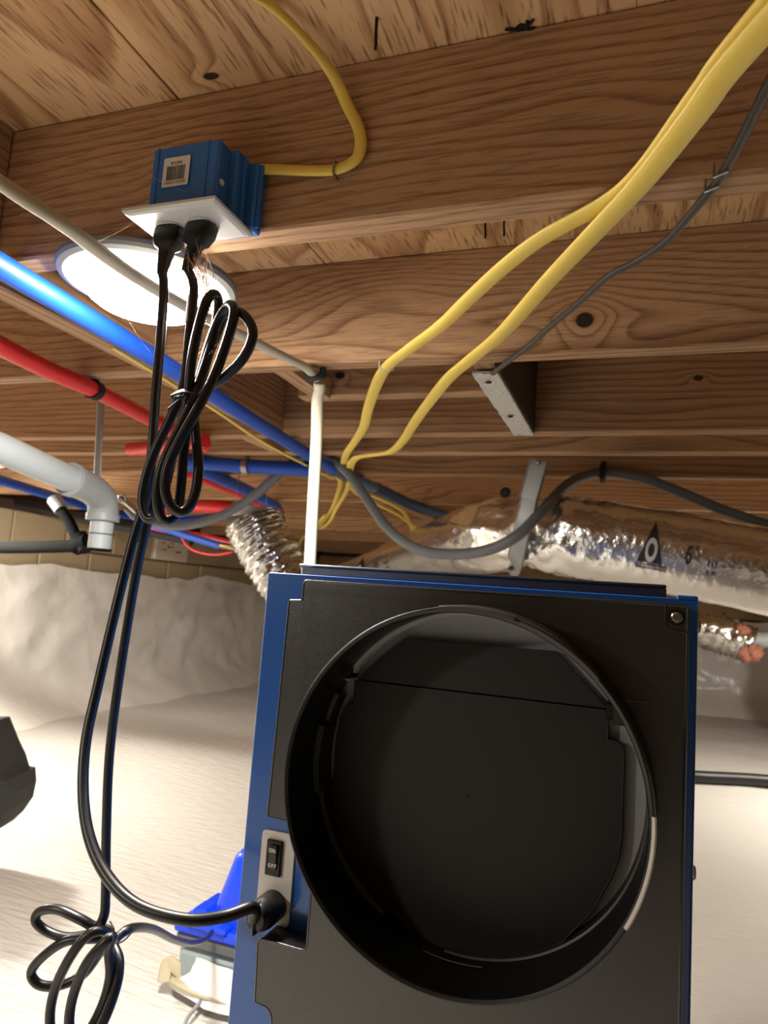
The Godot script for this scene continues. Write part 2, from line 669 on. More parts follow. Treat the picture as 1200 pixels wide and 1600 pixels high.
func fix_up(s: Shape) -> void:
	if s.n[s.n.size() / 2].y < 0.0:
		for i in s.n.size():
			s.n[i] = -s.n[i]
		for i in range(0, s.ix.size(), 3):
			var t := s.ix[i]
			s.ix[i] = s.ix[i + 1]
			s.ix[i + 1] = t


func wall(called: String, lo: Vector3, hi: Vector3) -> void:
	var s := Shape.new()
	s.bx(lo, hi, 0.002)
	struct(called, s, M.mortar)


func hang_sheet(called: String, label: String, a: Vector3, b: Vector3, out: Vector3, h: float, sd: int) -> void:
	var f := noise(sd, 0.9, 4)
	var g := noise(sd + 1, 1.3, 3)
	g.fractal_type = FastNoiseLite.FRACTAL_RIDGED
	var len := (b - a).length()
	var rows := []
	var N := 220
	for i in N + 1:
		var s := float(i) / N
		var row := []
		var hh := h + f.get_noise_1d(s * len * 1.4) * 0.05
		for j in 31:
			var t := j / 30.0
			var y := lerpf(hh, -0.03, t)
			var x := s * len
			var fold := g.get_noise_2d(x * 0.9 + y * 0.7, y * 0.9 - x * 0.35) * 0.022 + g.get_noise_2d(x * 1.6 - y * 2.2 + 7.0, y * 1.2 + x * 0.8) * 0.009 + f.get_noise_2d(x * 2.0, y * 2.0) * 0.012
			fold *= smoothstep(0.0, 0.12, t)
			var foot := pow(maxf(t - 0.72, 0.0) / 0.28, 2.0) * 0.30
			row.append(a.lerp(b, s) + V(0, y, 0) + out * (0.012 + maxf(fold, -0.01) + foot))
		rows.append(row)
	var sh := Shape.new()
	sh.sheet(rows, 1.0)
	if sh.n[sh.n.size() / 2].dot(out) < 0.0:
		sh = Shape.new()
		sh.sheet(rows, -1.0)
	tag(obj(called, sh, M.white_sheeting), label, "sheeting", "wall sheeting")


func build_joists() -> void:
	var zs := [0.66, 0.22, -0.21, -0.648, -1.079, -1.600, -1.815, -2.150, -2.82, -3.44, -4.15, -4.95, -5.75, -6.5]
	var labels := ["timber joist behind the camera, farthest back", "timber joist just behind the camera", "timber joist overhead just before the camera",
		"nearest wide timber joist in view, carrying the blue outlet box", "second timber joist from the near one, behind the glowing lamp with swirling grain and knots",
		"third timber joist, its underside met by the galvanized hanger", "fourth timber joist, with the grey metal strap fixed to its underside",
		"fifth timber joist, with the black clip of the grey cable on its face", "sixth timber joist, running just above the big foil duct", "seventh timber joist, far back over the foil duct's left end",
		"eighth timber joist, in the far left bay over the crinkled duct", "ninth timber joist, thin pale edge in the far bay", "tenth timber joist, last but one before the far girder", "last timber joist, closest to the far girder"]
	var mats := ["joist_c", "joist_d", "joist_c", "joist_a", "joist_b", "joist_d", "joist_c", "joist_d", "joist_c", "joist_d", "joist_c", "joist_a", "joist_d", "joist_c"]
	for i in zs.size():
		var s := Shape.new()
		var z: float = zs[i]
		var sh := Vector2((0.35 + 1.4) / 2.4, 0.0) if i in [3, 4] else Vector2(0.13 * i, 0.02)
		if i == 3:
			# the near joist ends where it meets the blocking on the left
			s.bx(V(-3.38, JB, z - 0.038), V(4.08, JT, z), 0.003, 0, sh)
		else:
			s.bx(V(-3.38, JB, z - 0.038), V(4.08, JT, z), 0.003, 0, sh)
		var o := obj("wood_joist", s, M[mats[i]])
		tag(o, labels[i], "joist", "floor joists")


func build_blocking() -> void:
	var defs := [
		[V(-0.835, JB + 0.002, -0.646), V(-0.79, JT, -0.25), "timber blocking at the left end of the near joist", "joist_d"],
		[V(-0.895, JB, -1.077), V(-0.852, JT, -0.688), "pale timber blocking under the blue pipe between the first two joists", "joist_c"],
		[V(-0.915, JB + 0.001, -1.598), V(-0.872, JT, -1.119), "shaded timber blocking in the bay left of the hanging white cable", "joist_d"],
		[V(-1.02, JB + 0.001, -1.813), V(-0.98, JT, -1.64), "short timber blocking beside the blue pipe in the narrow bay", "joist_c"],
		[V(-1.02, JB + 0.001, -3.438), V(-0.975, JT, -2.86), "timber blocking in the far bay where yellow cables fan out", "joist_d"],
		[V(-0.272, JB + 0.004, -1.598), V(-0.232, JT, -1.119), "timber blocking carried by the galvanized hanger", "joist_d"],
	]
	for d in defs:
		var s := Shape.new()
		s.bx(d[0], d[1], 0.002, 2, Vector2(0.2, 0.05))
		tag(obj("wood_blocking", s, M[d[3]]), d[2], "blocking", "blocking between the joists")
	var c := Shape.new()
	c.bx(V(-0.705, 1.243, -1.385), V(-0.275, 1.36, -1.345), 0.002, 0, Vector2(0.3, 0.1))
	tag(obj("cripple_board", c, M.joist_c), "short raised timber board between second and third joists, left of the metal hanger", "board")
	var e := Shape.new()
	e.bx(V(-0.665, 1.236, -1.344), V(-0.625, 1.36, -1.119), 0.002, 2, Vector2(0.4, 0.1))
	tag(obj("cripple_board", e, M.joist_c), "stub of timber behind the black cable clamp on the second joist", "board")
	var sp := Shape.new()
	var kc: Vector3 = V(-0.1244, 1.403, -0.647)
	var rng := RandomNumberGenerator.new()
	rng.seed = 6
	for i in 9:
		var d := V(rng.randf_range(-0.016, 0.016), -0.001, rng.randf_range(-0.006, 0.010))
		sp.tube([kc, kc + d * 0.5 + V(0.002, -0.0015, 0.0), kc + d], 0.0014, 6)
	sp.lathe(frame(kc + V(0, 0.002, 0), V(0, -1, 0)), [Vector2(0.007, 0.0), Vector2(0.005, 0.003), Vector2(0.0, 0.004)], 9)
	tag(obj("splintered_knot", sp, M.knot_hole), "dark splintered knot in the plywood above the near joist", "knot")
	# galvanized hanger: bottom flange with holes and a side cheek toned dark for its shade
	var t := thing("joist_hanger", "galvanized steel joist hanger spanning the bay under a timber block", "hanger", V(-0.25, JB, -1.36))
	var fl := Shape.new()
	var grid := []
	var f := noise(77, 9.0, 2)
	for i in 25:
		var row := []
		for j in 7:
			var x := lerpf(-0.275, -0.231, j / 6.0)
			var z := lerpf(-1.150, -1.597, i / 24.0)
			row.append(V(x, JB - 0.006 + f.get_noise_2d(x * 8.0, z * 3.0) * 0.0035, z))
		grid.append(row)
	fl.sheet(grid, 1.0)
	if fl.n[40].y > 0.0:
		fl = Shape.new()
		fl.sheet(grid, -1.0)
	fl.bx(V(-0.275, JB - 0.0035, -1.597), V(-0.231, JB - 0.0015, -1.150), 0.0005)
	obj("bottom_flange", fl, M.galvanized, t)
	var ck := Shape.new()
	ck.bx(V(-0.2315, JB - 0.003, -1.597), V(-0.2290, 1.385, -1.122), 0.0008)
	obj("shaded_cheek", ck, M.dark_steel, t)
	for z in [-1.19, -1.42]:
		var h := Shape.new()
		h.lathe(Transform3D(Basis(Vector3.RIGHT, Vector3.DOWN, Vector3.FORWARD), V(-0.254, JB - 0.0085, z)), [Vector2(0.006, 0.0), Vector2(0.005, 0.0015), Vector2(0.0, 0.0015)], 12)
		obj("nail_head", h, M.nail, t)
	# nails through the plywood, and knot holes
	for q in [[V(-0.262, JT, -0.598), 0.036, "rusty nail poking down through the plywood near the yellow cable"], [V(-0.230, JT, -0.99), 0.034, "left of two rusty nails below the plywood behind the near joist"], [V(-0.202, JT, -0.99), 0.034, "right of two rusty nails below the plywood behind the near joist"]]:
		var s := Shape.new()
		var p: Vector3 = q[0]
		var L: float = q[1]
		s.tube([p + V(0, 0.01, 0), p + V(0.001, -L * 0.5, 0.001), p + V(0.002, -L * 0.86, 0.001), p + V(0.002, -L, 0.002)], 0.0017, 8)
		tag(obj("nail", s, M.nail), q[2], "nail", "nails through the plywood")


# =====================================================================================================
# outlet box on the near joist
# =====================================================================================================
func build_outlet() -> void:
	var t := thing("outlet_box", "blue plastic outlet box with a white cover plate on the near joist", "outlet box", V(-0.46, JB, -0.62))
	var s := Shape.new()
	var zf := -0.583
	s.bx(V(-0.506, 1.213, -0.612), V(-0.421, 1.2915, zf), 0.003)
	s.bx(V(-0.504, 1.213, -0.630), V(-0.412, 1.291, -0.604), 0.002)
	s.bx(V(-0.502, 1.213, -0.6475), V(-0.402, 1.290, -0.628), 0.002)
	obj("box_body", s, M.box_blue, t)
	for x in [-0.4985, -0.4360]:
		var r := Shape.new()
		r.bx(V(x, 1.216, zf - 0.001), V(x + 0.0022, 1.290, zf + 0.0012), 0.0005)
		obj("box_rib", r, M.box_blue, t)
	for z in [-0.617, -0.636]:
		var r := Shape.new()
		r.bx(V(-0.414, 1.216, z), V(-0.3985 if z < -0.63 else -0.408, 1.289, z + 0.003), 0.0006)
		obj("box_rib", r, M.box_blue, t)
	var sc := Shape.new()
	sc.lathe(frame(V(-0.4215, 1.246, -0.592), V(1, 0, 0.3)), [Vector2(0.0034, 0.0), Vector2(0.0034, 0.0015), Vector2(0.0015, 0.003), Vector2(0.0, 0.003)], 14)
	obj("side_screw", sc, M.cover_white, t)
	var s2 := Shape.new()
	s2.lathe(frame(V(-0.506, 1.236, -0.60), V(-1, 0, 0.4)), [Vector2(0.0034, 0.0), Vector2(0.0034, 0.003), Vector2(0.0015, 0.005), Vector2(0.0, 0.005)], 14)
	obj("side_screw", s2, M.steel, t)
	# barcode sticker
	var st := Shape.new()
	var lab := Transform3D(Basis(), V(-0.4715, 1.259, zf + 0.0016))
	var rr := PackedVector2Array()
	for q in [Vector2(0.0165, 0.0165), Vector2(-0.0165, 0.0165), Vector2(-0.0165, -0.0165), Vector2(0.0165, -0.0165)]:
		for k in 4:
			var a0: float = q.angle() - PI / 4 + PI / 6 * k
			rr.append(q * 0.88 + Vector2(cos(a0), sin(a0)) * 0.002)
	st.prism(lab, rr, 0.0, 0.0004)
	var so := obj("barcode_sticker", st, M.label_paper, t)
	var bars := Shape.new()
	var x := -0.0115
	var rng := RandomNumberGenerator.new()
	rng.seed = 9
	while x < 0.011:
		var w := rng.randf_range(0.00025, 0.0009)
		bars.bx(lab.origin + V(x, -0.0095, 0.0004), lab.origin + V(x + w, 0.0065, 0.0006), 0.0)
		x += w + rng.randf_range(0.0003, 0.0008)
	obj("barcode", bars, M.ink, so)
	obj("lettering", text_shape("B120A", 0.0036, lab.translated_local(V(0, 0.0097, 0.0004)), 0.0002), M.ink, so)
	obj("lettering", text_shape("0  34481 05060  9", 0.0022, lab.translated_local(V(0, -0.0122, 0.0004)), 0.0002, false), M.ink, so)
	# cover plate, facing down
	var p := Shape.new()
	var y0 := 1.2125
	var lo := Vector2(-0.520, -0.6365)
	var hi := Vector2(-0.406, -0.5625)
	var ring := []
	for q in [[0.0, 0.0], [0.0, -0.003], [0.0022, -0.0052], [0.006, -0.0062]]:
		var row := []
		var i: float = q[0]
		for c in [[lo.x + i, lo.y + i], [hi.x - i, lo.y + i], [hi.x - i, hi.y - i], [lo.x + i, hi.y - i], [lo.x + i, lo.y + i]]:
			row.append(V(c[0], y0 + q[1], c[1]))
		ring.append(row)
	var mid := V(-0.463, y0 - 0.002, -0.6)
	for i in 3:
		for k in 4:
			p.face([ring[i][k], ring[i][k + 1], ring[i + 1][k + 1], ring[i + 1][k]], mid)
	p.face(ring[3].slice(0, 4), mid)
	p.face(ring[0].slice(0, 4), mid)
	obj("cover_plate", p, M.cover_white, t)
	for xx in [-0.484, -0.444]:
		var r := Shape.new()
		var poly := PackedVector2Array()
		for k in 24:
			var a := TAU * k / 24
			poly.append(Vector2(clampf(cos(a) * 0.0172, -0.0145, 0.0145), sin(a) * 0.0172))
		r.prism(Transform3D(Basis(Vector3.RIGHT, Vector3.FORWARD, Vector3.DOWN).orthonormalized(), V(xx, y0 - 0.006, -0.6)), poly, 0.0, 0.002)
		obj("receptacle_face", r, M.cover_white, t)
	var ps := Shape.new()
	ps.lathe(Transform3D(Basis(Vector3.RIGHT, Vector3.DOWN, Vector3.FORWARD), V(-0.4635, y0 - 0.006, -0.6)), [Vector2(0.0035, 0.0), Vector2(0.003, 0.0012), Vector2(0.0, 0.0014)], 14)
	obj("plate_screw", ps, M.cover_white, t)


func plug(parent: Node3D, top: Vector3, lean: Vector3) -> Vector3:
	# a moulded plug hanging under a socket, widest at the top; returns where its cord starts
	var s := Shape.new()
	var rows := []
	var prof := [[0.0, 0.0145, 0.0125], [-0.003, 0.0158, 0.0135], [-0.014, 0.0160, 0.0135], [-0.022, 0.0125, 0.0115], [-0.025, 0.0078, 0.0078], [-0.034, 0.0066, 0.0066], [-0.052, 0.0048, 0.0048]]
	for q in prof:
		var row := []
		for k in 21:
			var a := TAU * k / 20
			var c := Vector2(cos(a), sin(a))
			var e := pow(absf(c.x), 0.6) * signf(c.x)
			var g := pow(absf(c.y), 0.6) * signf(c.y)
			row.append(top + V(e * q[1], q[0], g * q[2]) + lean * (-q[0]))
		rows.append(row)
	s.sheet(rows, -1.0, 1, 1, true)
	orient(s, top + V(0, -0.02, 0))
	s.face(rows[0].slice(0, 20), top - V(0, 0.01, 0))
	obj("plug", s, M.cord_black, parent)
	return top + V(0, -0.050, 0) + lean * 0.050


func orient(s: Shape, c: Vector3) -> void:
	var d := 0.0
	for i in s.v.size():
		d += s.n[i].dot(s.v[i] - c)
	if d < 0.0:
		for i in s.n.size():
			s.n[i] = -s.n[i]
		for i in range(0, s.ix.size(), 3):
			var q := s.ix[i]
			s.ix[i] = s.ix[i + 1]
			s.ix[i + 1] = q


# =====================================================================================================
# power cords
# =====================================================================================================
func build_cords() -> void:
	# cord of the dehumidifier: from the left socket, down, round and into the inlet
	var a := thing("power_cord", "black power cord from the left socket down to the dehumidifier inlet", "cord", V(-0.484, JB, -0.6))
	var st := plug(a, V(-0.484, 1.206, -0.6), V(-0.10, 0, 0.03))
	var pa := [st]
	pa.append_array([V(-0.4838, 1.1366, -0.598), V(-0.4806, 1.0741, -0.598), V(-0.4791, 1.0184, -0.598), V(-0.4758, 0.9503, -0.598), V(-0.4848, 0.9046, -0.607), V(-0.4924, 0.8775, -0.607), V(-0.4985, 0.8105, -0.6), V(-0.4995, 0.7187, -0.585), V(-0.4929, 0.6697, -0.57), V(-0.4761, 0.6284, -0.555), V(-0.4506, 0.5975, -0.54), V(-0.419, 0.5744, -0.53), V(-0.3819, 0.5605, -0.525), V(-0.338, 0.5567, -0.53), V(-0.3143, 0.5566, -0.55), V(-0.2979, 0.5604, -0.568)])
	pa.append(V(-0.3000, 0.5475, -0.575))
	var s := Shape.new()
	s.tube(curve(pa, 7), 0.0052, 10)
	obj("cord", s, M.cord_black, a)
	# moulded connector at the inlet
	var c := Shape.new()
	c.lathe(Transform3D(Basis(Vector3.RIGHT, Vector3(0, 0, 1), Vector3.DOWN), V(-0.2985, 0.5475, -0.606)), [Vector2(0.0, -0.002), Vector2(0.0132, -0.002), Vector2(0.0132, 0.018), Vector2(0.0118, 0.026), Vector2(0.0085, 0.031), Vector2(0.0, 0.032)], 28)
	c.bx(V(-0.3005, 0.5345, -0.602), V(-0.2970, 0.5600, -0.5725), 0.0015)
	obj("inlet_connector", c, M.cord_black, a)
	# cord of the pump: from the right socket, coiled and tied, then down to a second coil
	var b := thing("power_cord", "long black power cord from the right socket, coiled and tied twice, ending at the pump", "cord", V(-0.444, JB, -0.6))
	var sb := plug(b, V(-0.444, 1.206, -0.6), V(-0.24, 0, 0.06))
	var pb := [sb]
	pb.append_array([V(-0.4413, 1.1318, -0.592), V(-0.441, 1.0834, -0.592), V(-0.4413, 1.029, -0.592), V(-0.4519, 0.9957, -0.592), V(-0.4665, 0.9624, -0.592), V(-0.4752, 0.9324, -0.592), V(-0.4764, 0.9059, -0.592), V(-0.4679, 0.8898, -0.592), V(-0.4559, 0.8927, -0.592), V(-0.4458, 0.9153, -0.585), V(-0.4394, 0.9608, -0.585), V(-0.4299, 1.0066, -0.585), V(-0.4257, 1.0512, -0.58), V(-0.4196, 1.0868, -0.578), V(-0.4148, 1.1121, -0.58), V(-0.4134, 1.1218, -0.59), V(-0.4151, 1.1138, -0.6), V(-0.4168, 1.0816, -0.6), V(-0.4212, 1.0427, -0.595), V(-0.4224, 0.9985, -0.58), V(-0.4342, 0.965, -0.575), V(-0.4429, 0.9323, -0.572), V(-0.4445, 0.9042, -0.575), V(-0.4401, 0.8881, -0.582), V(-0.4331, 0.8932, -0.59), V(-0.435, 0.9174, -0.597), V(-0.4382, 0.9641, -0.6), V(-0.4354, 1.0043, -0.6), V(-0.4286, 1.0379, -0.6), V(-0.4195, 1.0784, -0.6), V(-0.4088, 1.1029, -0.598), V(-0.394, 1.1094, -0.59), V(-0.3832, 1.0959, -0.582), V(-0.3863, 1.069, -0.58), V(-0.3966, 1.0296, -0.578), V(-0.4077, 0.996, -0.572), V(-0.4215, 0.9633, -0.568), V(-0.4301, 0.9376, -0.566), V(-0.4318, 0.916, -0.568), V(-0.4261, 0.8999, -0.573), V(-0.4173, 0.8961, -0.58), V(-0.4107, 0.9096, -0.585), V(-0.4103, 0.9388, -0.588), V(-0.4175, 0.9744, -0.588), V(-0.4221, 1.0007, -0.588), V(-0.4124, 1.0202, -0.588), V(-0.3916, 1.0327, -0.588), V(-0.3718, 1.0515, -0.588), V(-0.3633, 1.074, -0.588), V(-0.3702, 1.0909, -0.588), V(-0.3871, 1.103, -0.592), V(-0.4096, 1.1063, -0.606), V(-0.4218, 1.0822, -0.61), V(-0.4381, 1.0345, -0.61), V(-0.4559, 0.9873, -0.612), V(-0.4753, 0.9332, -0.615), V(-0.4884, 0.8926, -0.62), V(-0.5006, 0.8313, -0.625), V(-0.5113, 0.723, -0.63), V(-0.5166, 0.6427, -0.635), V(-0.5138, 0.5644, -0.64), V(-0.5097, 0.5, -0.645), V(-0.5093, 0.48, -0.645), V(-0.5175, 0.4683, -0.645), V(-0.5304, 0.4769, -0.635), V(-0.5559, 0.4829, -0.63), V(-0.5788, 0.4763, -0.63), V(-0.5822, 0.4654, -0.63), V(-0.5693, 0.4561, -0.635), V(-0.5481, 0.453, -0.64), V(-0.5285, 0.4564, -0.65), V(-0.513, 0.4628, -0.655), V(-0.5065, 0.4579, -0.655), V(-0.5159, 0.4574, -0.645), V(-0.5434, 0.4529, -0.635), V(-0.5654, 0.4364, -0.63), V(-0.5802, 0.4168, -0.63), V(-0.5709, 0.4057, -0.632), V(-0.5533, 0.4049, -0.64), V(-0.5324, 0.4153, -0.65), V(-0.5177, 0.4378, -0.655), V(-0.5025, 0.4595, -0.65), V(-0.5026, 0.4716, -0.635), V(-0.5125, 0.4674, -0.625), V(-0.5256, 0.4459, -0.62), V(-0.5387, 0.4146, -0.62), V(-0.5409, 0.3871, -0.62), V(-0.5342, 0.364, -0.622), V(-0.5213, 0.3563, -0.625), V(-0.5057, 0.3702, -0.63), V(-0.4923, 0.4007, -0.635), V(-0.4858, 0.4323, -0.635), V(-0.4869, 0.4589, -0.63), V(-0.4778, 0.4761, -0.622), V(-0.4821, 0.4721, -0.615), V(-0.4952, 0.453, -0.61), V(-0.5065, 0.424, -0.61), V(-0.5087, 0.3972, -0.61), V(-0.5024, 0.3746, -0.612), V(-0.4933, 0.371, -0.618), V(-0.481, 0.3937, -0.625), V(-0.4769, 0.4253, -0.635), V(-0.4824, 0.4451, -0.642), V(-0.4967, 0.4533, -0.65), V(-0.4992, 0.4575, -0.66), V(-0.4974, 0.4576, -0.68), V(-0.527, 0.4185, -0.76), V(-0.5761, 0.3478, -0.88), V(-0.6348, 0.2726, -1.02), V(-0.7185, 0.1892, -1.2), V(-0.7787, 0.1397, -1.32)])
	var s2 := Shape.new()
	s2.tube(curve(pb, 5), 0.0050, 10)
	obj("cord", s2, M.cord_black, b)
	# cord tag
	var tg := Shape.new()
	tg.tube([V(-0.4419, 1.1235, -0.592), V(-0.4418, 1.1097, -0.592), V(-0.4422, 1.0938, -0.592)], 0.0049, 12)
	obj("cord_tag", tg, M.label_paper, b)
	for q in [[[V(-0.4374, 0.995, -0.566), V(-0.4185, 1.0099, -0.566), V(-0.4219, 1.0139, -0.566), V(-0.4319, 1.0103, -0.566), V(-0.4329, 1.0065, -0.566), V(-0.4226, 1.0075, -0.566), V(-0.4374, 0.995, -0.566)], 0.0011], [[V(-0.4704, 0.4982, -0.606), V(-0.4604, 0.4957, -0.6), V(-0.462, 0.4833, -0.604), V(-0.4546, 0.483, -0.606), V(-0.4448, 0.4932, -0.606), V(-0.442, 0.4996, -0.606)], 0.0008]]:
		var tt := Shape.new()
		tt.tube(curve(q[0], 4), q[1], 6)
		obj("twist_tie", tt, M.twist_tie if q[1] > 0.001 else M.cord_black, b)
	var band := Shape.new()
	band.sweep(curve([V(-0.4347, 1.0091, -0.566), V(-0.4143, 1.0105, -0.56), V(-0.405, 1.0094, -0.57), V(-0.4206, 1.0119, -0.595), V(-0.4506, 1.0176, -0.622), V(-0.4649, 1.0174, -0.615), V(-0.4543, 1.014, -0.59), V(-0.4347, 1.0091, -0.566)], 4), 0.0016, 0.0008, 8, V(0, 1, 0))
	obj("tie_band", band, M.cord_black, b)


# =====================================================================================================
# cables
# =====================================================================================================
func cable(called: String, label: String, path: Array, w: float, t: float, mat: String, flat_n: Vector3 = Vector3.UP, group: String = "", per: int = 7) -> Node3D:
	var s := Shape.new()
	s.sweep(curve(path, per), w, t, 12, flat_n)
	var o := obj(called, s, M[mat])
	tag(o, label, "cable", group)
	return o


func staple(p: Vector3, across: Vector3, into: Vector3, w: float, label: String, metal: String = "steel") -> void:
	var s := Shape.new()
	var a := p - across * w
	var b := p + across * w
	s.tube([a + into * 0.014, a + into * 0.002, a, b, b + into * 0.002, b + into * 0.014], 0.0012, 6)
	tag(obj("cable_staple", s, M[metal]), label, "staple", "cable staples")


func build_cables() -> void:
	cable("yellow_cable", "yellow cable curling from the plywood down the near joist into the outlet box", [V(-0.47, 1.392, -0.30), V(-0.415, 1.392, -0.45), V(-0.355, 1.390, -0.535), V(-0.333, 1.385, -0.585), V(-0.318, 1.372, -0.622), V(-0.305, 1.345, -0.638), V(-0.291, 1.318, -0.640), V(-0.287, 1.296, -0.640), V(-0.293, 1.282, -0.640), V(-0.313, 1.275, -0.640), V(-0.345, 1.278, -0.640), V(-0.39, 1.286, -0.640), V(-0.425, 1.291, -0.640)], 0.0066, 0.0040, "cable_yellow", V(0.25, 0.2, 1))
	staple(V(-0.314, 1.2755, -0.6345), V(0, 1, 0.0), V(0, 0, -1), 0.0075, "small wire staple holding the yellow cable near the outlet box")
	cable("yellow_cable", "yellow cable stapled under the second joist, upper of the two diagonal runs", [V(0.62, 1.211, 0.66), V(0.42, 1.211, 0.22), V(0.20, 1.211, -0.21)] + [V(0.0643, 1.211, -0.4578), V(0.0359, 1.211, -0.519), V(-0.0023, 1.211, -0.6071), V(-0.0356, 1.211, -0.6538), V(-0.101, 1.211, -0.7069), V(-0.1506, 1.211, -0.7627), V(-0.2086, 1.211, -0.84), V(-0.2681, 1.211, -0.9225), V(-0.3418, 1.211, -1.0075), V(-0.4101, 1.211, -1.0912), V(-0.4705, 1.211, -1.2022), V(-0.5383, 1.211, -1.3443), V(-0.6061, 1.211, -1.4941), V(-0.693, 1.211, -1.6511), V(-0.7729, 1.211, -1.7928), V(-0.8596, 1.211, -1.9818), V(-0.9483, 1.211, -2.1886)], 0.0110, 0.0046, "cable_yellow")
	cable("yellow_cable", "yellow cable on the lower diagonal run, bending sharply under the fourth joist", [V(0.66, 1.2, 0.66), V(0.45, 1.2, 0.22), V(0.21, 1.2, -0.21)] + [V(0.0649, 1.2, -0.4565), V(0.0305, 1.2, -0.5306), V(-0.0046, 1.2, -0.6079), V(-0.0419, 1.2, -0.6757), V(-0.1024, 1.2, -0.7828), V(-0.1843, 1.2, -0.9361), V(-0.252, 1.2, -1.0383), V(-0.3105, 1.2, -1.1279), V(-0.3897, 1.2, -1.2791), V(-0.4564, 1.2, -1.4129), V(-0.5359, 1.2, -1.5792), V(-0.6128, 1.2, -1.7089), V(-0.6813, 1.2, -1.7492), V(-0.7428, 1.2, -1.7921), V(-0.8138, 1.2, -1.9239), V(-0.9179, 1.2, -2.1739)], 0.0118, 0.0048, "cable_yellow")
	staple(V(-0.408, 1.207, -1.0861), V(0.86, 0, -0.5), V(0, 1, 0), 0.012, "white wire staple holding the upper yellow cable under the second joist", "cover_white")
	cable("yellow_cable", "thin yellow cable just left of the lamp, behind the blue pipe", [V(-0.865, 1.40, -0.72), V(-0.83, 1.385, -0.735), V(-0.80, 1.35, -0.77), V(-0.79, 1.30, -0.83), V(-0.80, 1.25, -0.90)], 0.0055, 0.0038, "cable_yellow", V(1, 0, 0))
	cable("yellow_cable", "thin yellow cable lying along the right of the blue pipe's underside", [V(-0.824, 1.203, -0.9069), V(-0.8366, 1.203, -1.0131), V(-0.8515, 1.203, -1.119), V(-0.8744, 1.203, -1.2888), V(-0.9217, 1.203, -1.5526), V(-0.9435, 1.203, -1.7729), V(-0.9607, 1.203, -2.0293), V(-0.9666, 1.203, -2.1452)], 0.0046, 0.0035, "cable_yellow")
	# the fan of far yellow cables
	cable("yellow_cable", "far yellow cable dropping left from the blue coupling", [V(-0.9025, 1.19, -2.0006), V(-0.9259, 1.19, -2.1176), V(-1.0806, 1.19, -2.452), V(-1.3344, 1.19, -2.9626), V(-1.6939, 1.19, -3.6364), V(-1.8309, 1.19, -3.8803)], 0.009, 0.006, "cable_yellow")
	cable("yellow_cable", "far yellow cable dropping left beside another, its loop end twisted", [V(-0.8504, 1.168, -2.0097), V(-0.9493, 1.168, -2.2223), V(-1.1761, 1.168, -2.6662), V(-1.4284, 1.168, -3.1729), V(-1.6301, 1.168, -3.5178), V(-1.5765, 1.168, -3.3516), V(-1.3333, 1.168, -2.9071)], 0.008, 0.006, "cable_yellow")
	cable("yellow_cable", "far yellow cable running right under the dark blue pipe to the foil duct", [V(-0.9142, 1.185, -2.1622), V(-0.957, 1.185, -2.3587), V(-0.9782, 1.185, -2.6213), V(-0.9963, 1.185, -2.9179), V(-1.0732, 1.185, -3.4059), V(-1.1154, 1.185, -3.6607)], 0.009, 0.006, "cable_yellow")
	cable("yellow_cable", "far yellow cable with a forked end beside the foil duct", [V(-0.9593, 1.2, -2.3937), V(-0.9498, 1.2, -2.6142), V(-0.9744, 1.2, -2.9199), V(-1.0987, 1.2, -3.4298), V(-1.2241, 1.2, -3.9052)], 0.009, 0.006, "cable_yellow")
	cable("yellow_cable", "short yellow cable end left of the hanging white cable", [V(-2.1537, 1.19, -4.3892), V(-2.3924, 1.19, -4.8169), V(-2.9069, 1.19, -5.8411), V(-3.2367, 1.19, -6.4822)], 0.012, 0.008, "cable_yellow")
	# white cable: along the ceiling, through a black clamp, then hanging straight down
	var wc := [V(-0.5966, 1.205, -0.4003), V(-0.5679, 1.185, -0.4575), V(-0.5368, 1.166, -0.5072), V(-0.5329, 1.16, -0.597), V(-0.5261, 1.162, -0.7065), V(-0.5383, 1.18, -0.8286), V(-0.5523, 1.198, -0.944), V(-0.5507, 1.207, -1.0281), V(-0.5498, 1.211, -1.07)]
	wc.append(V(-0.548, 1.203, -1.112))
	wc.append(V(-0.541, 1.185, -1.114))
	wc.append_array([V(-0.5431, 1.1648, -1.112), V(-0.5386, 1.1008, -1.112), V(-0.5361, 1.032, -1.112), V(-0.5338, 0.953, -1.112), V(-0.5306, 0.8642, -1.112)])
	cable("white_cable", "white flat cable crossing below the lamp, then hanging down behind the dehumidifier", wc, 0.0105, 0.0072, "cable_white", V(0.2, 0.75, 0.62))
	var cl := Shape.new()
	var cc: Vector3 = V(-0.5462, 1.207, -1.097)
	cl.sweep(curve([cc + V(-0.014, 0.014, 0), cc + V(-0.014, -0.002, 0.003), cc + V(0, -0.010, 0.006), cc + V(0.014, -0.002, 0.002), cc + V(0.014, 0.014, -0.004)], 5), 0.006, 0.0022, 8, V(0, 0.2, 1))
	cl.box(Transform3D(Basis(Vector3.UP, 0.3), cc + V(0.016, 0.002, -0.004)), V(0.010, 0.018, 0.013), 0.002)
	tag(obj("cable_clamp", cl, M.clip_black), "black plastic clamp holding the white cable under the second joist", "clamp")
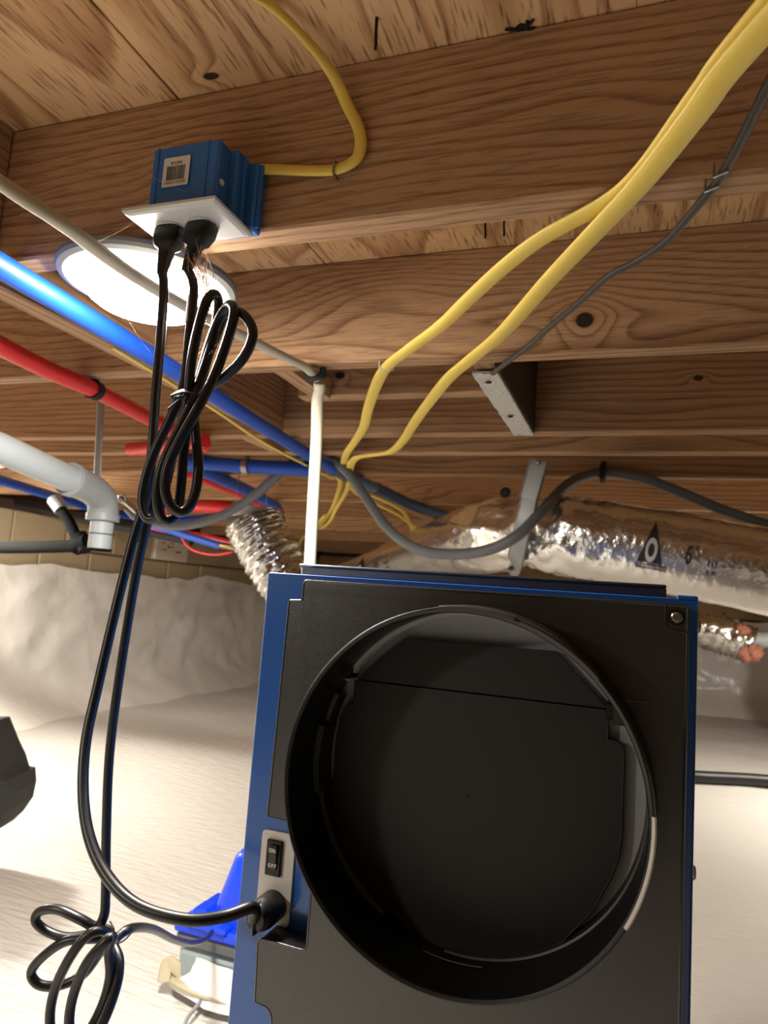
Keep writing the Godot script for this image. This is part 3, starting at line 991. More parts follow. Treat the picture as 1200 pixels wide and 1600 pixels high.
	# dark thin cable with wire staples
	cable("dark_cable", "thin dark cable crossing the near joist at upper right down to the metal hanger", [V(0.20, 1.213, 0.24), V(0.135, 1.213, -0.18), V(0.10, 1.213, -0.40)] + [V(0.0789, 1.213, -0.5292), V(0.0668, 1.213, -0.6021), V(0.0575, 1.213, -0.6445), V(0.0414, 1.213, -0.6889), V(0.0181, 1.213, -0.7463), V(-0.01, 1.213, -0.7837), V(-0.0414, 1.213, -0.8158), V(-0.0783, 1.213, -0.8816), V(-0.1221, 1.213, -0.9558), V(-0.169, 1.213, -1.0379), V(-0.2261, 1.213, -1.1271), V(-0.2388, 1.213, -1.149)], 0.0046, 0.0034, "cable_dark")
	for q in [[V(0.0528, 1.208, -0.6482), "wire staple on the dark cable at the near joist's lower edge"], [V(0.0578, 1.208, -0.6266), "bent wire staple on the dark cable farther up the near joist"]]:
		staple(q[0], V(0.8, 0, 0.5), V(0, 1, 0), 0.0065, q[1])
	# thick grey cable looping from the left pipes to the right
	cable("grey_cable", "thick grey cable hanging in loops from the joists across the foil duct", [V(-1.607, 1.0547, -1.93), V(-1.5453, 1.02, -1.93), V(-1.3977, 1.0038, -1.93), V(-1.2461, 1.0417, -1.93), V(-1.1269, 1.1138, -1.93), V(-1.0342, 1.1957, -1.93), V(-0.9715, 1.2281, -1.93), V(-0.8966, 1.2322, -1.93), V(-0.8301, 1.1913, -1.93), V(-0.7623, 1.1152, -1.93), V(-0.6782, 1.0209, -1.91), V(-0.5788, 0.9639, -1.88), V(-0.4816, 0.951, -1.86), V(-0.3717, 0.964, -1.83), V(-0.2908, 1.0074, -1.83), V(-0.2378, 1.0868, -1.9), V(-0.1873, 1.1807, -2.04), V(-0.1056, 1.2277, -2.12), V(-0.0003, 1.2139, -2.12), V(0.1019, 1.175, -2.12), V(0.2163, 1.1257, -2.12), V(0.3256, 1.0872, -2.12), V(0.466, 1.0461, -2.15)], 0.0150, 0.0150, "cable_grey", Vector3.UP, "", 6)
	var k := Shape.new()
	var kc: Vector3 = V(-0.1016, 1.2259, -2.11)
	k.bx(kc + V(-0.008, -0.02, -0.03), kc + V(0.008, 0.038, -0.022), 0.002)
	k.sweep(curve([kc + V(0, 0.03, -0.03), kc + V(0, 0.024, 0.006), kc + V(0, 0.0, 0.019), kc + V(0, -0.02, 0.008), kc + V(0, -0.024, -0.03)], 5), 0.008, 0.002, 8, V(0, 0, 1))
	tag(obj("cable_clip", k, M.clip_black), "black clip holding the grey cable on the fifth joist", "clip")


# =====================================================================================================
# pipes
# =====================================================================================================
func pipe(called: String, label: String, path: Array, r: float, mat: String, per: int = 5) -> MeshInstance3D:
	var s := Shape.new()
	s.tube(curve(path, per), r, 16)
	var o := obj(called, s, M[mat])
	tag(o, label, "pipe")
	return o


func clamp_band(p: Vector3, dir: Vector3, r: float, label: String, mat: String = "clip_black") -> void:
	var s := Shape.new()
	s.lathe(frame(p - dir.normalized() * 0.009, dir), [Vector2(r, 0.0), Vector2(r + 0.0035, 0.0), Vector2(r + 0.0035, 0.018), Vector2(r, 0.018)], 20)
	s.bx(p + V(-0.006, r, -0.006), p + V(0.006, r + 0.016, 0.006), 0.001)
	tag(obj("pipe_clamp", s, M[mat]), label, "clamp", "pipe clamps")


func build_pipes() -> void:
	pipe("blue_pipe", "bright blue water pipe running from upper left past the lamp to the coupling", [V(-0.7383, 1.2, -0.5175), V(-0.7521, 1.2, -0.6219), V(-0.7617, 1.2, -0.7371), V(-0.774, 1.2, -0.8855), V(-0.7849, 1.2, -1.0177), V(-0.8069, 1.2, -1.1963), V(-0.8293, 1.2, -1.3907), V(-0.8636, 1.2, -1.7328), V(-0.8843, 1.2, -1.9569)], 0.0160, "pex_blue")
	var bp: Vector3 = V(-0.8843, 1.2, -1.9569)
	var bq: Vector3 = V(-0.8747, 1.2, -2.3)
	var cp := thing("pipe_coupling", "grey blue coupling joining two lengths of blue pipe below the grey cable", "coupling", bp)
	var s := Shape.new()
	s.tube([bp, bp.lerp(bq, 0.5), bq], 0.019, 16)
	obj("sleeve", s, M.coupling_blue, cp)
	for k in [0.04, 0.93]:
		var b := Shape.new()
		b.lathe(frame(bp.lerp(bq, k), bq - bp), [Vector2(0.012, 0.0), Vector2(0.0205, 0.0), Vector2(0.0205, 0.016), Vector2(0.012, 0.016)], 18)
		obj("crimp_ring", b, M.brass, cp)
	pipe("blue_pipe", "dark blue water pipe running on from the coupling to the foil duct", [V(-0.8747, 1.2, -2.3), V(-0.8704, 1.2, -2.5363), V(-0.8618, 1.2, -2.7606), V(-0.8016, 1.2, -3.0548), V(-0.7424, 1.2, -3.1792)], 0.022, "pex_dark_blue")
	pipe("red_pipe", "bright red water pipe at upper left with a black clamp round it", [V(-0.9742, 1.2, -0.7113), V(-1.0196, 1.2, -0.864), V(-1.0401, 1.2, -0.9969), V(-1.0442, 1.2, -1.1101), V(-1.0811, 1.2, -1.3283), V(-1.1199, 1.2, -1.5628), V(-1.1223, 1.2, -1.6323)], 0.0168, "pex_red")
	var rc: Vector3 = V(-1.0448, 1.2, -1.1144)
	clamp_band(rc, (V(-1.0811, 1.2, -1.3283) as Vector3) - rc, 0.0168, "black clamp round the bright red pipe at upper left")
	pipe("red_pipe", "short level red pipe behind the cord coil, left of the red bend", [V(-1.081, 1.2, -1.5639), V(-1.1605, 1.2, -1.5922), V(-1.278, 1.2, -1.6379), V(-1.4079, 1.2, -1.6702)], 0.0190, "pex_red")
	pipe("blue_pipe", "level dark blue pipe between the cord coil and the hanging white cable", [V(-1.3261, 1.195, -1.8128), V(-1.2478, 1.195, -1.8509), V(-1.1572, 1.195, -1.8891), V(-1.0379, 1.195, -1.916), V(-0.9379, 1.195, -1.9433)], 0.022, "pex_blue")
	clamp_band(V(-1.1456, 1.195, -1.8887), V(1, 0, -0.1), 0.022, "metal fitting on the level dark blue pipe", "steel")
	pipe("red_pipe", "red pipe sloping down beside the blue one to the bend above the crinkled duct", [V(-1.3886, 1.185, -1.9204), V(-1.4175, 1.185, -2.1134), V(-1.4714, 1.185, -2.4218), V(-1.5781, 1.185, -2.8874), V(-1.6007, 1.185, -2.9809)], 0.021, "pex_red")
	pipe("blue_pipe", "blue pipe sloping right to a hairpin bend, then back left towards the wall", [V(-1.3284, 1.195, -1.8326), V(-1.378, 1.195, -2.0906), V(-1.4408, 1.195, -2.417), V(-1.5323, 1.195, -2.764), V(-1.5981, 1.195, -2.9419), V(-1.7228, 1.195, -3.0573), V(-2.0781, 1.195, -3.3114), V(-2.5712, 1.195, -3.6066), V(-2.8863, 1.195, -3.5909), V(-2.8711, 1.195, -3.1854), V(-2.69, 1.195, -2.6743), V(-2.5349, 1.195, -2.2367), V(-2.3884, 1.195, -1.8538)], 0.022, "pex_blue", 6)
	pipe("red_pipe", "red pipe level behind the cord coil above the grey cable", [V(-2.5464, 1.19, -3.2157), V(-2.1413, 1.19, -2.9404), V(-1.916, 1.19, -2.8778), V(-1.8198, 1.19, -2.9039)], 0.03, "pex_red")
	pipe("red_pipe", "lower red pipe end pointing at the crinkled duct", [V(-2.3464, 1.0941, -3), V(-2.1687, 1.0679, -3), V(-1.9787, 1.0434, -3), V(-1.8241, 1.0185, -3)], 0.018, "pex_red")
	pipe("blue_pipe", "lower blue pipe end below the grey cable", [V(-2.3283, 1.1019, -2.95), V(-2.1708, 1.0689, -2.95), V(-2.0178, 1.0337, -2.95), V(-1.8883, 1.0081, -2.95)], 0.018, "pex_blue")
	var yb := Shape.new()
	yb.tube([V(-1.8957, 1.0109, -2.95), V(-1.8491, 1.0068, -2.95), V(-1.792, 1.0001, -2.95)], 0.016, 14)
	tag(obj("pipe_fitting", yb, M.brass), "olive brass fitting at the tip of the lower blue pipe", "fitting")
	pipe("red_pipe", "thin red tube sagging in a bow over the wall top", [V(-2.1917, 1.0592, -3.05), V(-2.1593, 1.0148, -3.05), V(-2.0981, 0.9818, -3.05), V(-1.984, 0.9679, -3.05), V(-1.8763, 0.989, -3.05)], 0.006, "pex_red")
	pipe("dark_pipe", "dark pipe along the wall top under the blue pipes", [V(-3.8025, 1.2625, -3.1), V(-3.2949, 1.1904, -3.1), V(-2.8725, 1.1228, -3.1), V(-2.4405, 1.0683, -3.1), V(-2.1576, 1.0326, -3.1)], 0.022, "clip_black")
	# white drain pipe with its elbow and stub
	var t := thing("drain_pipe", "pale grey drain pipe at the left edge with an elbow and a short drop", "drain pipe", V(-1.16, 1.0, -0.9))
	var a := Shape.new()
	a.tube([V(-1.09, 1.082, -0.50), V(-1.13, 1.052, -0.985), V(-1.165, 1.026, -1.235)], 0.0290, 24)
	obj("long_pipe", a, M.pvc, t)
	var e := Shape.new()
	e.tube(curve([V(-1.160, 1.030, -1.20), V(-1.170, 1.022, -1.27), V(-1.177, 1.008, -1.315), V(-1.180, 0.985, -1.332), V(-1.180, 0.960, -1.335)], 6), 0.0345, 24)
	for q in [[V(-1.160, 1.030, -1.20), V(-0.14, -0.1, -1)], [V(-1.180, 0.968, -1.335), V(0, -1, 0)]]:
		e.lathe(frame(q[0], q[1]), [Vector2(0.029, -0.003), Vector2(0.0375, -0.003), Vector2(0.0375, 0.012), Vector2(0.034, 0.014)], 24)
	obj("elbow", e, M.pvc_elbow, t)
	var d := Shape.new()
	d.tube([V(-1.180, 0.97, -1.335), V(-1.180, 0.93, -1.335), V(-1.180, 0.887, -1.335)], 0.0262, 24)
	obj("drop_pipe", d, M.pvc, t)
	var rg := Shape.new()
	rg.lathe(frame(V(-1.180, 0.925, -1.335), V(0, -1, 0)), [Vector2(0.026, 0.0), Vector2(0.0272, 0.0), Vector2(0.0272, 0.002), Vector2(0.026, 0.002)], 24)
	obj("joint_ring", rg, M.abs_grey, t)
	rg = Shape.new()
	rg.lathe(frame(V(-1.180, 0.890, -1.335), V(0, -1, 0)), [Vector2(0.026, 0.0), Vector2(0.0285, 0.0), Vector2(0.0285, 0.004), Vector2(0.024, 0.006)], 24)
	obj("joint_ring", rg, M.abs_grey, t)
	# perforated hanger strap above the elbow
	var hs := Shape.new()
	hs.sweep([V(-1.2233, 1.2408, -1.33), V(-1.2178, 1.1903, -1.33), V(-1.2125, 1.1279, -1.33), V(-1.2062, 1.0585, -1.33)], 0.011, 0.0012, 8, V(0, 0, 1))
	tag(obj("hanger_strap", hs, M.strap_steel), "narrow perforated metal strap holding the drain pipe", "strap")
	# dark grey pipes behind
	var g := thing("grey_pipe", "dark grey pipe at the left edge with a sloping branch behind the drain drop", "pipe", V(-2.3474, 0.9303, -2.3))
	var g1 := Shape.new()
	g1.tube([V(-2.888, 0.898, -2.3), V(-2.3465, 0.925, -2.3), V(-2.1411, 0.9394, -2.3)], 0.026, 18)
	obj("level_pipe", g1, M.abs_grey, g)
	var g2 := Shape.new()
	g2.tube([V(-2.1365, 0.9526, -2.3), V(-2.2022, 1.037, -2.3), V(-2.2736, 1.107, -2.3)], 0.022, 18)
	obj("branch_pipe", g2, M.abs_grey, g)
	var g3 := Shape.new()
	g3.tube([V(-2.1561, 0.9309, -2.3), V(-2.1293, 0.9477, -2.3), V(-2.0953, 0.9596, -2.3)], 0.034, 18)
	g3.tube([V(-2.0963, 0.9232, -2.3), V(-2.1171, 0.9535, -2.3), V(-2.1413, 0.9838, -2.3)], 0.030, 18)
	obj("tee_fitting", g3, M.abs_grey, g)
	var g4 := Shape.new()
	g4.tube([V(-2.2496, 1.0835, -2.3), V(-2.2698, 1.1044, -2.3), V(-2.2973, 1.128, -2.3)], 0.029, 18)
	obj("coupling", g4, M.pvc_elbow, g)
	# small valve with a ring handle right of the elbow
	var vv := thing("small_valve", "small metal valve with a ring end just right of the drain elbow", "valve", V(-1.5978, 1.0721, -1.9))
	var v1 := Shape.new()
	v1.tube([V(-1.6185, 1.0909, -1.9), V(-1.5846, 1.0703, -1.9), V(-1.5398, 1.0417, -1.9)], 0.012, 14)
	obj("valve_body", v1, M.steel, vv)
	var v2 := Shape.new()
	var rp := []
	var rc2: Vector3 = V(-1.6014, 1.0833, -1.89)
	for k in 17:
		rp.append(rc2 + V(cos(TAU * k / 16) * 0.014, sin(TAU * k / 16) * 0.013, sin(TAU * k / 16) * 0.004))
	v2.tube(rp, 0.004, 8, false)
	obj("ring_handle", v2, M.steel, vv)


# =====================================================================================================
# ducts
# =====================================================================================================
var ring_rows := []      # rings of the big duct, for the print on it


func duct_point(s: float, a: float, lift: float) -> Vector3:
	var f := clampf(s, 0.0, 0.9999) * (ring_rows.size() - 1)
	var i := int(f)
	var A: Transform3D = ring_rows[i][0]
	var B: Transform3D = ring_rows[i + 1][0]
	var r := lerpf(ring_rows[i][1], ring_rows[i + 1][1], f - i) + lift
	var o := A.origin.lerp(B.origin, f - i)
	var d := (A.basis.x * cos(a) + A.basis.y * sin(a)).lerp(B.basis.x * cos(a) + B.basis.y * sin(a), f - i)
	return o + d * r


func build_ducts() -> void:
	var path := curve([V(0.6185, 0.8885, -2.05), V(0.4581, 0.9276, -2.05), V(0.3157, 0.9595, -2.05), V(0.1649, 0.9849, -2.05), V(0.005, 1.0083, -2.05), V(-0.1472, 1.0249, -2.05), V(-0.2534, 1.0352, -2.05), V(-0.3185, 1.0375, -2.06), V(-0.4212, 1.0324, -2.16), V(-0.5222, 1.0277, -2.3), V(-0.6855, 1.009, -2.55), V(-0.9178, 0.9832, -2.9), V(-1.2236, 0.9377, -3.35), V(-1.6211, 0.8875, -3.9), V(-2.2004, 0.8122, -4.6), V(-2.9359, 0.7264, -5.4)], 9)
	var t := thing("foil_duct", "big silver foil covered insulated duct with dark printing, slung below the joists", "duct", path[40])
	var f := noise(91, 2.2, 3)
	var sk: Vector3 = path[62]
	for i in path.size():
		var d: Vector3 = (path[mini(i + 1, path.size() - 1)] - path[maxi(i - 1, 0)]).normalized()
		var x := d.cross(Vector3.UP).normalized()
		var p: Vector3 = path[i]
		var r := 0.112 - 0.018 * exp(-pow((p - sk).length() / 0.07, 2.0))
		ring_rows.append([Transform3D(Basis(x, x.cross(d), d), p), r])
	var rows := []
	for i in path.size():
		var row := []
		var xf: Transform3D = ring_rows[i][0]
		for k in 49:
			var a := TAU * k / 48
			var dir := xf.basis.x * cos(a) + xf.basis.y * sin(a)
			var p: Vector3 = path[i]
			var near := exp(-pow((p - sk).length() / 0.22, 2.0))
			var w := f.get_noise_3d(p.x * 9.0 + dir.x, dir.y * 2.0, dir.z * 2.0 + p.z * 3.0) * 0.004 + sin(a * 9.0 + f.get_noise_1d(p.x * 5.0) * 6.0) * 0.006 * near
			row.append(p + dir * (ring_rows[i][1] + w))
		rows.append(row)
	var s := Shape.new()
	s.sheet(rows, 1.0, 1, 1, true)
	orient(s, path[path.size() / 2])
	s.face(rows[0].slice(0, 48), path[1])
	s.face(rows[-1].slice(0, 48), path[-2])
	obj("foil_jacket", s, M.foil, t)
	# printing on the foil: triangle marks with a ring, the size, small lines
	for q in [[0.2545, 1.0], [0.79, 1.0], [0.045, 1.0]]:
		print_mark(t, q[0])
	# metal strap: from the fourth joist down in front of the duct and under it
	var st := thing("duct_strap", "grey galvanized strap hanging from the fourth joist and slung under the duct", "strap", V(-0.26, JB, -1.85))
	var a1 := Shape.new()
	a1.sweep([V(-0.2516, 1.21, -1.86), V(-0.257, 1.1826, -1.86), V(-0.2694, 1.1262, -1.86), V(-0.2751, 1.1057, -1.86)], 0.026, 0.0012, 8, V(0, 0.05, 1))
	obj("upper_strap", a1, M.strap_steel, st)
	var a2 := Shape.new()
	var sp := [V(-0.2578, 1.1756, -1.868), V(-0.2717, 1.1155, -1.868), V(-0.2847, 1.0386, -1.868), V(-0.2995, 0.9812, -1.895), V(-0.3089, 0.9536, -1.92), V(-0.3194, 0.9354, -1.97)]
	sp.append((sp[-1] as Vector3) + V(-0.01, -0.006, -0.08))
	sp.append((sp[-1] as Vector3) + V(-0.005, 0.03, -0.08))
	a2.sweep(curve(sp, 4), 0.024, 0.0012, 8, V(0, 0.05, 1))
	obj("lower_strap", a2, M.strap_steel, st)
	var bolt := Shape.new()
	bolt.lathe(frame(V(-0.2525, 1.2041, -1.856), V(0, 0, 1)), [Vector2(0.007, 0.0), Vector2(0.006, 0.004), Vector2(0.0, 0.005)], 12)
	obj("bolt", bolt, M.steel, st)
	# joist face screw plate left of the strap
	var pl := Shape.new()
	pl.lathe(frame(V(-0.3866, 1.1667, -2.148), V(0, 0, 1)), [Vector2(0.018, 0.0), Vector2(0.015, 0.010), Vector2(0.006, 0.012), Vector2(0.0, 0.012)], 16)
	tag(obj("bolt_head", pl, M.dark_steel), "dark bolt head on the fifth joist left of the strap", "bolt")
	# crinkled silver flexible duct going down behind the dehumidifier
	var cp := curve([V(-1.2556, 1.0519, -2.15), V(-1.2433, 1.03, -2.15), V(-1.2192, 0.991, -2.15), V(-1.1851, 0.9485, -2.15), V(-1.1348, 0.8858, -2.15), V(-1.0707, 0.8189, -2.15), V(-0.9746, 0.7416, -2.15), V(-0.8325, 0.6612, -2.15)], 14)
	var ct := thing("crinkled_duct", "short crinkled silver flexible duct dropping behind the dehumidifier's left corner", "duct", cp[20])
	var cs := Shape.new()
	var cr := []
	for i in cp.size():
		var d: Vector3 = (cp[mini(i + 1, cp.size() - 1)] - cp[maxi(i - 1, 0)]).normalized()
		var x := d.cross(Vector3(0, 0, 1)).normalized()
		var y := x.cross(d)
		var row := []
		for k in 41:
			var a := TAU * k / 40
			var dir := x * cos(a) + y * sin(a)
			var ph := i * 0.95 + a * 2.0
			row.append((cp[i] as Vector3) + dir * (0.094 + 0.006 * sin(ph) + f.get_noise_3d(dir.x * 2.2, dir.y * 2.2, i * 0.5) * 0.014))
		cr.append(row)
	cs.sheet(cr, 1.0, 1, 1, true)
	orient(cs, cp[cp.size() / 2])
	cs.face(cr[0].slice(0, 40), cp[3])
	cs.face(cr[-1].slice(0, 40), cp[-3])
	obj("duct_sleeve", cs, M.crinkled_foil, ct)
	var col := Shape.new()
	col.lathe(frame(V(-1.2725, 1.0917, -2.15), V(0.1, -1, 0.0)), [Vector2(0.0, 0.0), Vector2(0.082, 0.0), Vector2(0.082, 0.03), Vector2(0.080, 0.03)], 32)
	obj("duct_collar", col, M.galvanized, ct)
	for q in [-0.06, 0.06]:
		var hw := Shape.new()
		var c0: Vector3 = V(-1.2715, 1.0828, -2.15)
		hw.tube([c0 + V(q, 0.0, 0.0), c0 + V(q, 0.08, 0.0), V(c0.x + q, JB + 0.004, -2.155)], 0.0015, 6)
		obj("hanger_wire", hw, M.steel, ct)
	# far right: small foil duct, pink wool and a grey pipe end in front of a wrapped pier
	var fp := curve([V(0.1884, 0.8004, -5.2), V(0.3873, 0.7569, -5.2), V(0.5421, 0.7239, -5.2), V(0.6559, 0.6925, -5.2), V(0.7009, 0.6759, -5.2)], 8)
	var fo := Shape.new()
	var fr := []
	for i in fp.size():
		var d: Vector3 = (fp[mini(i + 1, fp.size() - 1)] - fp[maxi(i - 1, 0)]).normalized()
		var x := d.cross(Vector3.UP).normalized()
		var y := x.cross(d)
		var row := []
		for k in 33:
			var a := TAU * k / 32
			var dir := x * cos(a) + y * sin(a)
			row.append((fp[i] as Vector3) + dir * (0.118 + f.get_noise_3d(dir.x * 3.0, dir.y * 3.0, i * 0.6) * 0.03))
		fr.append(row)
	fo.sheet(fr, 1.0, 1, 1, true)
	orient(fo, fp[fp.size() / 2])
	fo.face(fr[0].slice(0, 32), fp[2])
	fo.face(fr[-1].slice(0, 32), fp[-3])
	tag(obj("small_foil_duct", fo, M.crinkled_foil), "small silver foil duct far away at the right, beyond the dehumidifier's corner", "duct")
	var gp := Shape.new()
	gp.tube([V(0.6495, 0.706, -5.15), V(0.7233, 0.7125, -5.15), V(0.8144, 0.7205, -5.15)], 0.05, 16)
	tag(obj("grey_pipe", gp, M.pvc), "pale grey pipe end beside the far small foil duct", "pipe")
	var pk := Shape.new()
	for q in [[V(0.6425, 0.7678, -5.1), 0.035], [V(0.6625, 0.6204, -5.1), 0.045], [V(0.7097, 0.6328, -5.1), 0.05]]:
		var b := Shape.new()
		var rws := []
		for i in 11:
			var row := []
			for k in 17:
				var th := PI * i / 10
				var a := TAU * k / 16
				var dir := V(sin(th) * cos(a), cos(th), sin(th) * sin(a))
				row.append((q[0] as Vector3) + dir * (q[1] as float) * (1.0 + f.get_noise_3d(dir.x * 3 + q[1] * 90, dir.y * 3, dir.z * 3) * 0.8))
			rws.append(row)
		b.sheet(rws, 1.0, 1, 1, true)
		orient(b, q[0])
		var base := pk.v.size()
		pk.v.append_array(b.v)
		pk.n.append_array(b.n)
		pk.uv.append_array(b.uv)
		for j in b.ix:
			pk.ix.append(base + j)
	tag(obj("insulation_wool", pk, M.pink_wool), "tuft of pink insulation wool round the far grey pipe end", "insulation")


func print_mark(t: Node3D, s0: float) -> void:
	# s runs along the duct towards the left of the picture; a is the angle round it, facing the room at about 2.9
	var total := 0.0
	for i in ring_rows.size() - 1:
		total += ((ring_rows[i][0] as Transform3D).origin - (ring_rows[i + 1][0] as Transform3D).origin).length()
	var a0 := 3.16
	var sgn := -1.0
	var put := func(p: Vector2, lift: float) -> Vector3:
		return duct_point(s0 - p.x / total, a0 + sgn * p.y / 0.112, lift)
	var tri := Shape.new()
	var N := 12
	var rows := []
	for i in N + 1:
		var row := []
		var y := lerpf(-0.042, 0.066, float(i) / N)
		var hw := lerpf(0.066, 0.001, float(i) / N)
		for k in 9:
			row.append(put.call(Vector2(lerpf(-hw, hw, k / 8.0), y), 0.0045))
		rows.append(row)
	tri.sheet(rows, 1.0)
	if tri.n[40].dot(put.call(Vector2.ZERO, 1.0) - put.call(Vector2.ZERO, 0.0)) < 0:
		tri = Shape.new()
		tri.sheet(rows, -1.0)
	obj("printed_triangle", tri, M.duct_print, t)
	var ring := Shape.new()
	rows = []
	for k in 25:
		var a := TAU * k / 24
		var row := []
		for r in [0.017, 0.031]:
			row.append(put.call(Vector2(cos(a) * r, sin(a) * r - 0.010), 0.0052))
		rows.append(row)
	ring.sheet(rows, 1.0)
	if ring.n[10].dot(put.call(Vector2.ZERO, 1.0) - put.call(Vector2.ZERO, 0.0)) < 0:
		ring = Shape.new()
		ring.sheet(rows, -1.0)
	obj("printed_ring", ring, M.duct_print_light, t)
	for w in [["6", 0.046, 0.190, -0.006], ["\"", 0.034, 0.226, 0.004], ["R 6.0", 0.016, 0.315, -0.018], ["UL 181", 0.012, 0.315, -0.040]]:
		var words := Shape.new()
		var ts := text_shape(w[0], w[1], Transform3D(), 0.0)
		for q in ts.v:
			words.v.append(put.call(Vector2(q.x + w[2], q.y + w[3]), 0.005))
			words.n.append((put.call(Vector2.ZERO, 1.0) - put.call(Vector2.ZERO, 0.0)).normalized())
			words.uv.append(Vector2.ZERO)
		words.ix.append_array(ts.ix)
		obj("printed_lettering", words, M.duct_print, t)
	for l in [-0.050, -0.059]:
		var lines := Shape.new()
		rows = []
		for k in 13:
			var row := []
			for y in [0.0, 0.0028]:
				row.append(put.call(Vector2(lerpf(-0.070, 0.095, k / 12.0), l + y), 0.0045))
			rows.append(row)
		lines.sheet(rows, 1.0)
		obj("printed_line", lines, M.duct_print, t)


# =====================================================================================================
# dehumidifier
# =====================================================================================================
func R(x: float, y: float, d: float) -> Vector2:
	return Vector2(x * d, EYE + y * d)


func build_unit() -> void:
	var t := thing("dehumidifier", "blue steel dehumidifier with a black plastic front and large round duct collar", "dehumidifier", V(-0.145, 0.0, -0.9))
	# blue cabinet, open-fronted sheet steel with folded edges
	var body := Shape.new()
	body.bx(V(-0.334, 0.03, -1.08), V(0.0450, 0.8425, -0.6600), 0.0035)
	body.bx(V(-0.334, 0.03, -0.6610), V(-0.3315, 0.8425, -0.6120), 0.0008)
	body.bx(V(0.0425, 0.03, -0.6610), V(0.0450, 0.8425, -0.6120), 0.0008)
	body.bx(V(-0.334, 0.8400, -0.6610), V(0.0450, 0.8425, -0.6120), 0.0008)
	var face_out := PackedVector2Array([Vector2(-0.334, 0.03), Vector2(0.045, 0.03), Vector2(0.045, 0.8425), Vector2(-0.334, 0.8425)])
	var face_hole := circle_poly(Vector2(-0.1236, 0.685), 0.1415, 96)
	for half in [PackedVector2Array([Vector2(-1, -1), Vector2(-0.1236, -1), Vector2(-0.1236, 2), Vector2(-1, 2)]), PackedVector2Array([Vector2(-0.1236, -1), Vector2(1, -1), Vector2(1, 2), Vector2(-0.1236, 2)])]:
		for piece in Geometry2D.intersect_polygons(face_out, half):
			for p2 in Geometry2D.clip_polygons(piece, face_hole):
				body.prism(Transform3D(), p2, -0.6125, -0.6100)
	body.tube([V(-0.3335, 0.03, -0.6112), V(-0.3335, 0.842, -0.6112), V(0.0445, 0.842, -0.6112), V(0.0445, 0.03, -0.6112)], 0.0014, 8, false)
	obj("cabinet", body, M.blue_enamel, t)
	for q in [V(-0.31, 0.0, -0.66), V(0.02, 0.0, -0.66), V(-0.31, 0.0, -1.03), V(0.02, 0.0, -1.03)]:
		var ft := Shape.new()
		ft.lathe(Transform3D(Basis(), q), [Vector2(0.0, 0.032), Vector2(0.014, 0.032), Vector2(0.018, 0.0), Vector2(0.0, 0.0)], 16)
		orient(ft, q + V(0, 0.015, 0))
		obj("foot", ft, M.collar_plastic, t)
	# corner step of the fold at the right end of the top edge
	var fold := Shape.new()
	fold.bx(V(-0.334, 0.8420, -0.6135), V(0.0300, 0.8440, -0.6105), 0.0008)
	fold.bx(V(0.0300, 0.8420, -0.6135), V(0.0455, 0.8465, -0.6105), 0.0010)
	obj("top_fold", fold, M.blue_enamel, t)
	# black tray on top
	var tray := Shape.new()
	tray.bx(V(-0.330, 0.8430, -1.07), V(0.0245, 0.8555, -0.668), 0.003)
	tray.bx(V(-0.331, 0.8530, -1.07), V(0.0245, 0.8562, -0.6665), 0.0012)
	obj("top_tray", tray, M.black_plastic, t)
	# moulded front panel with the notches the photograph shows
	var D := 0.58
	var axis := Vector2(-0.1236, 0.685)
	var out := PackedVector2Array()
	for q in [[-0.4852, 0.0085], [-0.4835, 0.0125], [-0.4800, 0.0132], [0.0600, 0.0132], [0.0626, 0.0110], [0.0626, -1.34], [-0.4783, -1.34], [-0.4783, -0.6240], [-0.4795, -0.6150], [-0.4830, -0.6085], [-0.4900, -0.6045], [-0.5080, -0.6015], [-0.5112, -0.5230], [-0.5098, -0.5180], [-0.5050, -0.5150], [-0.4400, -0.5165], [-0.4350, -0.5140], [-0.4325, -0.5080], [-0.4325, -0.3480], [-0.4400, -0.3450], [-0.5132, -0.3419], [-0.5077, -0.0205], [-0.5060, -0.0190], [-0.4875, -0.0180], [-0.4856, -0.0150]]:
		out.append(R(q[0], q[1], D))
	var hole := circle_poly(axis, 0.1385, 96)
	var panel := Shape.new()
	for half in [PackedVector2Array([Vector2(-1, -1), Vector2(axis.x, -1), Vector2(axis.x, 2), Vector2(-1, 2)]), PackedVector2Array([Vector2(axis.x, -1), Vector2(1, -1), Vector2(1, 2), Vector2(axis.x, 2)])]:
		for piece in Geometry2D.intersect_polygons(out, half):
			for p2 in Geometry2D.clip_polygons(piece, hole):
				panel.prism(Transform3D(), p2, -0.6095, -D)
	var edge := []
	for q in out:
		edge.append(V(q.x, q.y, -D - 0.0008))
	edge.append(edge[0])
	panel.tube(edge, 0.0013, 8, false)
	obj("front_panel", panel, M.black_plastic, t)
	# collar: rim lip, outside and inside walls
	var cx := Transform3D(Basis(Vector3.RIGHT, Vector3(0, 0, 1), Vector3.DOWN), V(axis.x, axis.y, 0))
	var col := Shape.new()
	var prof := [Vector2(0.1425, -0.582), Vector2(0.1405, -0.545), Vector2(0.1403, -0.5370), Vector2(0.1395, -0.5352), Vector2(0.1385, -0.5350), Vector2(0.1362, -0.5360), Vector2(0.1355, -0.5375), Vector2(0.1360, -0.548), Vector2(0.1375, -0.6135)]
	col.lathe(cx, prof, 128)
	obj("collar", col, M.collar_plastic, t)
